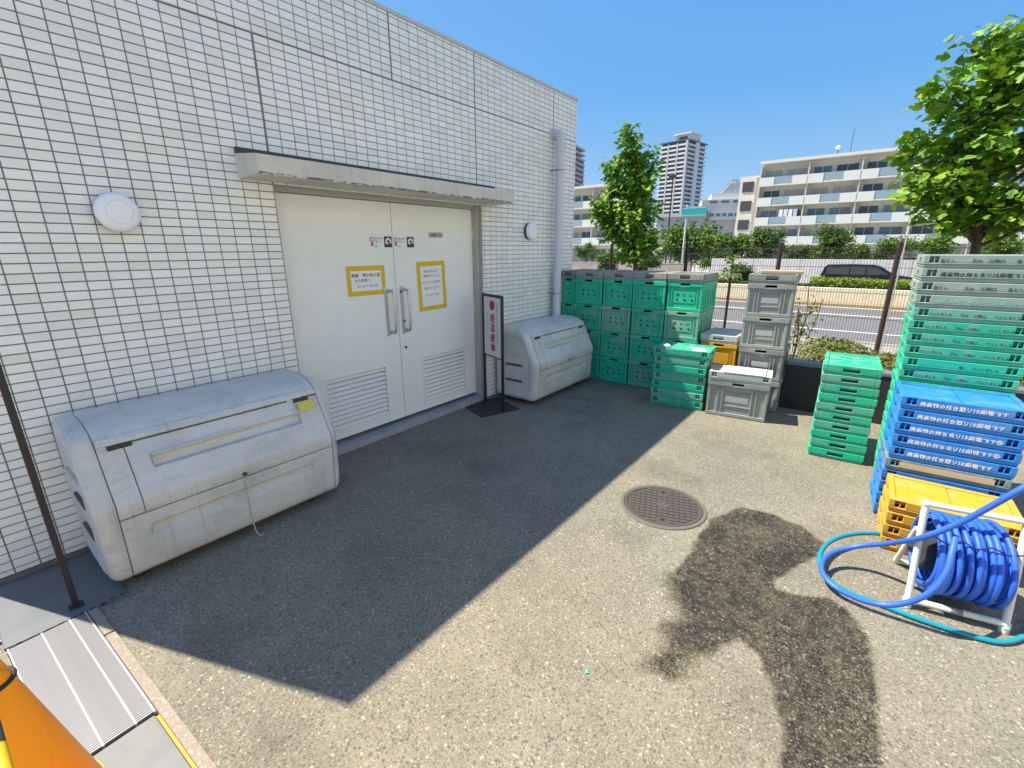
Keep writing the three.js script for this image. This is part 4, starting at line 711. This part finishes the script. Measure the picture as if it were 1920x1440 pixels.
const dryTones = [[.16, .22, .03], [.24, .24, .04], [.12, .19, .025], [.26, .21, .05]], hedgeTones = [[.26, .36, .02], [.32, .40, .02], [.19, .29, .018]], darkTones = [[.05, .10, .02], [.035, .075, .016], [.075, .13, .025]];
[[6.75, 3.25], [7.15, 2.9 + .35], [6.7, 3.95], [7.2, 4.4], [6.75, 4.9]].forEach(([x, z], i) => bush('planter_shrub', ['dry yellow-green shrub at the near end of the black planter', 'dry yellow-green shrub at the back corner of the black planter', 'yellowish shrub in the planter behind the narrow green pile', 'yellowish shrub in the planter behind the tallest pile', 'yellowish shrub at the far end of the planter'][i], V(x, .47, z), 1300, .48, i === 1 ? .17 : .13, .4, .042, dryTones, 'planter shrubs'));
// weeds on the verge
{
  const a = atX(1495, 610, 10.6), t = thing('tall_weed', 'thin leggy weed growing against the wire fence', 'plant', [a.x, -.55, a.z]), sp = []; const st = [];
  for (let k = 0; k < 7; k++) { const e = V(rnd(-.25, .25), rnd(1.0, 1.75), rnd(-.5, .45)); st.push(tube([V(0, 0, 0), e.clone().multiplyScalar(.55).add(V(rnd(-.1, .1), .1, rnd(-.1, .1))), e], .008, 10, 5)); for (let q = 0; q < 26; q++) { const u = rnd(.35, 1.03); sp.push([e.clone().multiplyScalar(u).add(V(rnd(-.12, .12), rnd(-.08, .1), rnd(-.12, .12))), leafQuat(V(rnd(-1, 1), 0, rnd(-1, 1))), rnd(.06, .12), dryTones[q % 4]]); } }
  part('stems', st, bark, t); part('foliage', leafMesh(sp, leafSimple), leafMat, t).userData.kind = 'stuff';
  const b = atX(1358, 612, 8.0), c = atX(1367, 520, 8.0), s = thing('slim_stake', 'slim dark red stake with pale flower heads behind the yellow crate', 'stake', [b.x, -.15, b.z]);
  part('shaft', [rod(V(0, 0, 0), V(0, c.y + .15, c.z - b.z + .02), .022, .02, 10)], mat(L(.07, .028, .022), .6), s);
  const fl = [], gr = []; for (let k = 0; k < 60; k++) { const p = V(rnd(-.13, .13), c.y + .15 + rnd(-.02, .14), rnd(-.16, .16)); (k % 3 ? fl : gr).push([p, leafQuat(V(rnd(-1, 1), 0, rnd(-1, 1))), rnd(.04, .08), k % 3 ? [.55, .5, .42] : [.12, .2, .04]]); } for (let k = 0; k < 70; k++) gr.push([V(rnd(-.1, .1), c.y + .2 + rnd(.05, .3), rnd(-.1, .1)), leafQuat(V(rnd(-1, 1), 0, rnd(-1, 1))), rnd(.05, .1), [.12, .22, .03]]);
  part('flowers', leafMesh(fl, leafSimple), leafMat, s).userData.kind = 'stuff'; part('foliage', leafMesh(gr, leafSimple), leafMat, s).userData.kind = 'stuff';
}
{
  const t = thing('wire_fence', 'dark brown wire mesh fence with posts along the street', 'fence', [11.7, -.7, 0]), fm = mat(L(.05, .028, .024), .55), z0 = -4.25, z1 = 9.75;
  for (let z = z0; z <= z1 + .01; z += 2) part('post', [rod(V(.03, -.1, z), V(.03, 2.57, z), .042, .042, 12), new THREE.SphereGeometry(.043, 12, 6).translate(.03, 2.57, z)], fm, t);
  for (const y of [.12, .6, 1.1, 1.6, 2.1, 2.47]) part('rail_wire', [rod(V(-.004, y, z0), V(-.004, y, z1), .005, .005, 6)], fm, t);
  const wg = rod(V(0, .1, 0), V(0, 2.5, 0), .0032, .0032, 5); for (let k = 1; k < 280; k++) part('wire', wg, fm, t).position.z = z0 + k * .05;
}
// ------------------------------------------------------------------ street trees near the fence
{
  const at = (u, v, x) => atX(u, v, x), lobe = (u, v, r, x, sq = 1) => { const d = ray(u, v); return [at(u, v, x + rnd(-.25, .25)), r * (x / d.x) / FPX, sq]; };
  const b1 = at(1192, 500, 11);
  tree('street_tree', 'slender leafy young tree rising behind the crate wall', V(b1.x, -.35, b1.z), [lobe(1182, 258, 17, 11, 1.6), lobe(1176, 300, 32, 11), lobe(1212, 305, 22, 11), lobe(1150, 318, 18, 11), lobe(1205, 345, 36, 11), lobe(1170, 358, 34, 11), lobe(1200, 395, 40, 11), lobe(1140, 388, 30, 11), lobe(1128, 408, 22, 11), lobe(1185, 430, 40, 11), lobe(1150, 435, 24, 11), lobe(1222, 448, 22, 11), lobe(1180, 470, 30, 11), lobe(1212, 468, 20, 11)], { trunk: .07, leaf: .14, twigs: 200, per: 13, clump: 1.0, twigWood: .006, single: 300, category: 'tree' });
  const b2 = at(1848, 440, 9);
  tree('street_tree', 'large-leaved bright green tree overhanging the tallest crate pile', V(b2.x, -.2, b2.z), [lobe(1915, 78, 36, 9), lobe(1822, 92, 22, 9), lobe(1855, 105, 22, 9), lobe(1880, 160, 52, 9), lobe(1760, 175, 30, 9), lobe(1800, 165, 30, 9), lobe(1835, 225, 52, 9), lobe(1735, 270, 32, 9), lobe(1785, 285, 44, 9), lobe(1880, 280, 56, 9), lobe(1730, 360, 34, 9), lobe(1780, 345, 44, 9), lobe(1770, 400, 34, 9), lobe(1830, 390, 44, 9), lobe(1900, 385, 40, 9), lobe(1862, 418, 30, 9), lobe(1800, 420, 26, 9), lobe(1960, 150, 70, 9), lobe(1970, 290, 70, 9), lobe(1960, 400, 50, 9)], { trunk: .085, leaf: .165, twigs: 118, per: 17, clump: 1.15, twigWood: .007, single: 300, category: 'tree' });
}
// ------------------------------------------------------------------ across the street
{
  const t = thing('median_wall', 'low cream retaining wall along the far side of the street', 'wall', [25.2, -.56, 0]);
  part('wall', [boxUV(rmm(0, .25, 0, .62, -60, 60, .02))], mat(L(.84, .76, .58), .85, { map: concrete }), t);
  const h = thing('median_hedge', 'clipped yellow-green hedge on the cream wall', 'hedge', [25.9, -.02, 0]), sp = [];
  for (let k = 0; k < 26000; k++) { const z = rnd(-26, 22), y = rnd() ** .6 * (.46 + .1 * vnoise(z * 2.2, 1, 3)), x = rnd(-.45, .5); if (z < 1 && z > -2.2 && y > .12) continue; sp.push([V(x, y, z), leafQuat(V(-.6, .3, rnd(-.5, .5))), rnd(.1, .17), hedgeTones[k % 3].map((q) => q * rnd(.7, 1.25))]); }
  part('stems', [mm(-.36, .42, 0, .18, -26, 22)], mat(L(.03, .05, .012), .95), h); part('foliage', leafMesh(sp, leafSimple), leafMat, h).userData.kind = 'stuff';
  const w = thing('white_barrier_wall', 'long white panel wall behind the parked black car', 'wall', [38.6, -.8, 0]);
  for (let z = -7; z < 40; z += 3) part('panel', [rmm(0, .16, 0, 1.82, z + .015, z + 2.985, .01)], mat(L(.84, .79, .77), .7, { map: concrete }), w);
  for (let z = -7; z < 40; z += 3) part('pilaster', [rmm(.02, .2, 0, 1.8, z - .014, z + .014, .004)], mat(L(.4, .38, .36), .8), w);
  const fence = thing('dark_rail', 'dark low railing running above the white wall', 'railing', [39.1, -.8, 0]); part('rail', [mm(0, .06, 2.1, 2.16, -9, 42), mm(0, .06, 1.86, 1.92, -9, 42)], mat(L(.03, .03, .03), .6), fence); for (let z = -9; z < 42; z += .6) part('baluster', cached('bal', () => bx(.04, 2.1, .04, .03, 1.05, 0)), mat(L(.03, .03, .03), .6), fence).position.z = z;
  const lw = thing('pale_low_wall', 'pale pinkish low wall beyond the slender tree', 'wall', [40, -.8, -30]); part('wall', [rmm(0, .2, 0, 1.35, -20, 21, .02)], mat(L(.55, .47, .42), .85, { map: concrete }), lw);
}
{ // car
  const t = thing('parked_car', 'black estate car parked before the white wall', 'car', [34.4, -.815, .72]);
  const prof = [[0, .42], [.0, .9], [.05, 1.1], [.17, 1.5], [.3, 1.6], [1.4, 1.64], [2.45, 1.62], [2.72, 1.55], [3.4, 1.1], [4.15, .99], [4.42, .84], [4.5, .6], [4.46, .3], [3.95, .26], [3.7, .56], [3.35, .56], [3.1, .26], [1.3, .26], [1.05, .56], [.7, .56], [.45, .28], [.06, .3]].map(([z, y]) => new THREE.Vector2(z, y));
  const g = new THREE.ExtrudeGeometry(new THREE.Shape(prof), { depth: 1.62, bevelEnabled: true, bevelSize: .05, bevelThickness: .07, bevelSegments: 3 }); g.rotateY(-Math.PI / 2); g.translate(.81, 0, 0);
  part('body', g, new THREE.MeshPhysicalMaterial({ color: L(.012, .013, .018), roughness: .3, clearcoat: 1, clearcoatRoughness: .05 }), t);
  const glass = mat(L(.09, .105, .12), .08), win = (pts) => { const s = new THREE.ShapeGeometry(new THREE.Shape(pts.map((p) => new THREE.Vector2(...p)))); s.rotateY(-Math.PI / 2); s.translate(-.885, 0, 0); return s; };
  part('side_window', win([[.2, 1.12], [.32, 1.5], [1.35, 1.55], [1.35, 1.1]]), glass, t); part('side_window', win([[1.42, 1.1], [1.42, 1.55], [2.1, 1.55], [2.1, 1.1]]), glass, t); part('side_window', win([[2.17, 1.1], [2.17, 1.55], [2.62, 1.5], [3.2, 1.12]]), glass, t);
  const ws = new THREE.PlaneGeometry(1.4, .86); ws.rotateX(-Math.PI / 2 + .545); ws.rotateY(0); const wsg = rb(1.4, .004, .84, 0, 0, 0, .001); wsg.rotateX(.584); wsg.translate(0, 1.385, 3.085); part('windscreen', wsg, mat(L(.35, .4, .42), .05), t);  // pale windscreen colour paints a white reflection into the glass
  part('tail_light', [rmm(-.86, -.6, .85, 1.1, -.06, .1, .02)], mat(L(.45, .02, .03), .3), t); part('tail_light', [rmm(.6, .86, .85, 1.1, -.06, .1, .02)], mat(L(.45, .02, .03), .3), t);
  part('headlight', [rmm(-.84, -.5, .68, .82, 4.36, 4.52, .03)], mat(L(.7, .7, .7), .1), t); part('wing_mirror', [rmm(-1.02, -.88, 1.05, 1.18, 2.75, 2.9, .03)], mat(L(.02, .02, .02), .3), t);
  for (const z of [.87, 3.53]) for (const s of [-1, 1]) { const wh = disc(.31, .22, 28); wh.rotateZ(Math.PI / 2); const m = part('wheel', wh, mat(L(.02, .02, .02), .8), t); m.position.set(s * .76, .31, z); const rim = disc(.2, .235, 20); rim.rotateZ(Math.PI / 2); part('rim', rim, mat(L(.5, .5, .52), .3, { metalness: .8 }), m); }
}
// far trees
{
  const list = [[1300, 442, 40, 46, 'broad green tree left of the teal street sign'], [1345, 455, 30, 44, 'green tree beside the brown house wing'], [1395, 456, 27, 46, 'green tree under the stair tower of the flats'], [1448, 442, 30, 44, 'spiky dark green tree before the flats'], [1500, 468, 17, 47, 'small shrubby tree at the foot of the flats'], [1560, 446, 30, 45, 'rounded bright green tree before the flats'], [1612, 468, 17, 48, 'low green shrub tree before the ground floor flats'], [1675, 458, 27, 45, 'olive green tree behind the fence post'], [1100, 462, 15, 58, 'small dark tree beside the tiled wall corner'], [1140, 484, 19, 34, 'low pale green bush at the foot of the slender tree'], [1215, 486, 18, 36, 'low bush between slender tree and street pole'], [1385, 512, 20, 30, 'round bush in front of the white wall'], [1258, 462, 24, 50, 'green tree behind the dark lamp pole'], [1760, 462, 26, 46, 'green tree behind the large-leaved tree'], [1860, 455, 30, 48, 'green tree right of the large-leaved trunk']];
  for (const [u, v, r, x, lab] of list) {
    const d = ray(u, v + 5), c = atX(u, v + 5, x), R = 1.28 * r * (x / d.x) / FPX, lobes = [[c, R * .7, .9]]; for (let k = 0; k < 7; k++) { const a = rnd(0, 6.283), q = rnd(.35, .85); lobes.push([c.clone().add(V(Math.cos(a) * q * R * .7, k < 3 ? -R * rnd(.35, .95) : R * rnd(-.3, .6) * (1.2 - q), Math.sin(a) * q * R * 1.1)), R * rnd(.3, .55), rnd(.7, 1.1)]); }
    tree('far_tree', lab, V(c.x, -.8, c.z), lobes, { trunk: .12, leaf: Math.max(.2, R * .14), twigs: 300 / Math.max(1, R * R), per: 9, shape: leafSimple, tone: rnd(.42, .72), group: 'trees across the street' });
  }
}
// ------------------------------------------------------------------ buildings far behind
function flats(name, label, o) {      // facade faces -x, runs along z
  const t = thing(name, label, 'building', [o.x, -.8, o.z0]), { bays, bw, floors, fh } = o, Lz = bays * bw, H = floors * fh + .9, wall = mat(L(.66, .64, .58), .85, { map: concrete }), panelM = mat(L(.66, .665, .61), .8), slabM = mat(L(.66, .635, .575), .85), glassK = [mat(L(.10, .16, .20), .12), mat(L(.06, .08, .1), .15), mat(L(.38, .38, .36), .4), mat(L(.18, .22, .25), .15)], railM = mat(L(.28, .36, .40), .15);
  part('wall', [mm(1.5, 11, 0, H - .4, 0, Lz)], wall, t); part('roof', [mm(-.15, 11.2, H - .4, H, -.2, Lz + .2)], slabM, t);
  for (let f = 0; f < floors; f++) {
    const y = f * fh + .4; if (f) part('balcony_slab', [mm(-.05, 1.5, y - .2, y, 0, Lz)], slabM, t);
    for (let b = 0; b < bays; b++) {
      const z = b * bw, mir = b % 2;
      part('partition', [mm(.05, 1.5, y, y + fh - .2, z - .07, z + .07)], wall, t);
      if (f) {
        part('balcony_panel', [mm(-.1, .02, y - .22, y + 1.02, z + .05, z + bw * .31)], panelM, t); part('balcony_panel', [mm(-.1, .02, y - .22, y + 1.02, z + bw * .69, z + bw - .05)], panelM, t);
        part('railing', [mm(-.04, 0, y + .05, y + 1.05, z + bw * .31, z + bw * .69)], railM, t);
      }
      const w1 = part('window', [mm(1.42, 1.5, y + .05, y + 2.05, z + bw * .08, z + bw * .42)], glassK[Math.floor(rnd(0, 3.99))], t); part('pane_frame', [mm(1.38, 1.42, y + .05, y + 2.05, z + bw * .245, z + bw * .255)], slabM, w1);
      const w2 = part('window', [mm(1.42, 1.5, y + .05, y + 2.05, z + bw * .52, z + bw * .92)], glassK[Math.floor(rnd(0, 3.99))], t); if (rnd() < .4) part('air_conditioner', [mm(.3, .7, y + .02, y + .6, z + bw * .45, z + bw * .45 + .8)], slabM, t);
      part('pane_frame', [mm(1.38, 1.42, y + .05, y + 2.05, z + bw * .715, z + bw * .725)], slabM, w2);
    }
  }
  return t;
}
{
  const t = flats('apartment_block', 'long five-storey apartment block with grey balcony panels', { x: 82.5, z0: -13.3, bays: 8, bw: 6.2, floors: 5, fh: 2.83 });
  const wl = mat(L(.74, .69, .63), .85, { map: concrete }), dk = mat(L(.06, .06, .07), .8);
  const sx = part('stair_tower', [mm(2, 8, 0, 13.1, -3.2, -.9), mm(2, 8, 13.1, 13.4, -3.3, -.2), mm(2.2, 7.8, 0, 13.1, -.9, -.0)], wl, t); for (let k = 0; k < 4; k++) part('stair_opening', [mm(1.9, 2.05, 2.6 + k * 2.83, 4.1 + k * 2.83, -2.8, -1.2)], dk, sx);  // dark panels on the tower face paint the shade inside stair openings
  const dish = new THREE.SphereGeometry(.36, 16, 8, 0, 6.283, 0, 1.1); dish.rotateZ(1.1); dish.translate(3, 16.2, 9); part('satellite_dish', dish, mat(L(.8, .8, .8), .5), t); part('antenna', [rod(V(3, 15, 10.5), V(3, 18.6, 10.5), .04, .03, 6), rod(V(3, 15, 9), V(3, 16, 9), .06, .06, 6)], dk, t);
  // washing on a balcony
  for (let k = 0; k < 4; k++) part('hung_laundry', [mm(-.02, .02, 7.1, 8.1, 3.2 + k * .62, 3.7 + k * .62)], mat([L(.75, .76, .8), L(.6, .68, .78), L(.78, .75, .72), L(.45, .5, .7)][k], .9), t);
  flats('apartment_block', 'shorter cream apartment block partly hidden by the slender tree', { x: 74, z0: -48, bays: 3, bw: 5.4, floors: 4, fh: 3.0 });
}
{
  const c = EYE.clone().addScaledVector(ray(1290, 262), 322), l = EYE.clone().addScaledVector(ray(1238, 275), 338), r = EYE.clone().addScaledVector(ray(1333, 275), 336);
  const gl = V(l.x - c.x, 0, l.z - c.z), gr = V(r.x - c.x, 0, r.z - c.z), a = Math.atan2(-gl.z, gl.x), wl = gl.length(), wr = gr.length() * 1.08;
  const t = thing('tower_block', 'distant white residential tower with dark window bands', 'building', [c.x, -.8, c.z], a);
  // local x runs along the left face, local z (turned to the right face) is made square
  const sgn = Math.sign(gr.x * Math.sin(a) + gr.z * Math.cos(a)) || 1, zz = (p, q) => sgn > 0 ? [p, q] : [-q, -p], H = c.y + .8, n = 26, fh = H / n;
  const wh = mat(L(.66, .65, .63), .7), dk = mat(L(.10, .11, .12), .25), mid = mat(L(.44, .435, .42), .7);
  part('core', [mm(1.2, wl - 1, 0, H, ...zz(1.2, wr - 1))], dk, t);
  for (let f = 0; f < n; f++) part('balcony_band', [mm(0, wl, f * fh + fh * .02, f * fh + fh * .38, ...zz(0, wr))], wh, t);
  part('corner_pier', [mm(-.25, 1.3, 0, H, ...zz(-.25, 1.3))], mid, t); part('pier', [mm(-.3, 1, 0, H, ...zz(wr * .42, wr * .6))], wh, t); for (const q of [.35, .68]) part('pier', [mm(wl * q - .5, wl * q + .5, 0, H - 1, ...zz(-.2, 1.2))], mid, t);
  part('roof_slab', [mm(-.3, wl + .3, H, H + .8, ...zz(-.3, wr + .3))], dk, t);
  part('penthouse', [mm(2, wl * .62, H + .8, H + 5.5, ...zz(wr * .25, wr * .75))], wh, t); part('penthouse_cap', [mm(1, wl * .68, H + 5.5, H + 6.3, ...zz(wr * .2, wr * .8))], wh, t); part('penthouse_opening', [mm(wl * .2, wl * .5, H + 1.5, H + 4.2, ...zz(wr * .245, wr * .26))], dk, t);
  const e = EYE.clone().addScaledVector(ray(1062, 300), 300), t2 = thing('tower_block', 'reddish high-rise edge peeping out behind the tiled wall', 'building', [e.x, -.8, e.z], .2); part('core', [mm(-9, 9, 0, e.y + .6, -9, 9)], mat(L(.18, .12, .12), .8), t2); for (let f = 0; f < 22; f++) part('balcony_band', [mm(-9.6, 9.6, f * 3.05, f * 3.05 + 1.2, -9.6, 9.6)], mat(L(.45, .40, .42), .8), t2);
}
{
  const p = EYE.clone().addScaledVector(ray(1352, 440), 130), s = 130 / FPX, t = thing('white_house', 'white low building with a glazed gable on its roof', 'building', [p.x, -.8, p.z], .35), wh = mat(L(.66, .64, .6), .8), dk = mat(L(.14, .17, .2), .3), br = mat(L(.27, .15, .095), .85), y = (v) => 1.78 + .8 + (474 - v) * s * 1.0;
  part('wall', [mm(0, 16, 0, y(398), -8, 9)], wh, t); part('parapet', [mm(-.3, 16, y(398), y(388), -6, 9.2)], wh, t); part('upper_floor', [mm(2, 14, y(388), y(376), -3.5, 8)], wh, t);
  const sh = new THREE.Shape([[-4, 0], [4, 0], [.8, y(352) - y(376)], [-.4, y(352) - y(376)]].map((q) => new THREE.Vector2(...q))), g = new THREE.ExtrudeGeometry(sh, { depth: 8, bevelEnabled: false }); g.rotateY(-Math.PI / 2); g.translate(11, y(376), 2); part('gable_roof', g, mat(L(.5, .53, .56), .5), t); for (let k = 0; k < 3; k++) part('gable_rib', [rod(V(2.9, y(376), -1.2 + k * 2), V(2.9, y(356), 1.6 + k * .4), .12, .12, 5)], wh, t);
  part('brown_wing', [mm(-2.5, 1, 0, y(402), 4.5, 9.5)], br, t); part('brown_wing', [mm(-2.2, 1, 0, y(408), -8.5, -4.2)], br, t);
  for (let k = 0; k < 5; k++) part('window', [mm(-.12, 0, y(412) - 1.4, y(412), -3.6 + k * 1.6, -2.4 + k * 1.6)], dk, t); for (let k = 0; k < 4; k++) part('window', [mm(-.45, -.3, y(394), y(390), -4 + k * 3, -2 + k * 3)], dk, t); part('balcony', [mm(-1.6, -.1, y(424), y(418), -4, 4.4)], wh, t);
  const q = EYE.clone().addScaledVector(ray(1270, 440), 110), t2 = thing('grey_house', 'low grey building at the foot of the distant tower', 'building', [q.x, -.8, q.z], .2), s2 = 110 / FPX; part('wall', [mm(0, 10, 0, 2.6 + (474 - 418) * s2, -5, 5)], mat(L(.45, .44, .42), .85), t2); part('roof', [mm(-.4, 10, 2.6 + (474 - 418) * s2, 2.9 + (474 - 414) * s2, -5.3, 5.3)], mat(L(.6, .58, .54), .8), t2); for (let k = 0; k < 4; k++) part('window', [mm(-.1, 0, 5, 7, -4 + k * 2.2, -2.6 + k * 2.2)], dk, t2);
}
// street furniture
{
  const a = atX(1279, 492, 44), b = atX(1287, 395, 44), t = thing('sign_pole', 'white street pole carrying a teal direction sign', 'street sign', [a.x, -.8, a.z]), wm = mat(L(.62, .62, .6), .5);
  part('pole', [rod(V(0, 0, 0), V(0, b.y + 1.3, 0), .11, .08, 12)], wm, t); part('arm', [rod(V(0, b.y + .8, 0), V(0, b.y + .85, 1.7), .05, .05, 8)], wm, t);
  const pl = part('sign_panel', [rmm(-.14, -.09, b.y + .32, b.y + 1.05, -.35, 1.75, .01)], mat(L(.015, .38, .36), .5), t); part('panel_border', [mm(-.146, -.141, b.y + .36, b.y + .40, -.3, 1.7), mm(-.146, -.141, b.y + .97, b.y + 1.01, -.3, 1.7)], wm, pl);
  const c = atX(1249, 480, 48), d = atX(1255, 330, 48), s = thing('street_lamp', 'thin dark street lamp pole before the distant tower', 'street lamp', [c.x, -.8, c.z]), dk = mat(L(.035, .035, .045), .5);
  part('pole', [rod(V(0, 0, 0), V(0, d.y + .8, 0), .09, .055, 10)], dk, s); part('lamp_head', [rmm(-.5, .25, d.y + .55, d.y + .85, -.28, .28, .05)], dk, s);
  const e = atX(1697, 455, 13.4), f = atX(1712, 395, 13.4), r = thing('thin_rod', 'thin pale metal rod rising behind the brown fence post', 'rod', [e.x, -.7, e.z]); part('rod', [rod(V(0, 0, 0), V(0, f.y + .7, f.z - e.z), .018, .012, 8)], mat(L(.55, .55, .52), .4), r);
}
renderer.render(scene, camera);
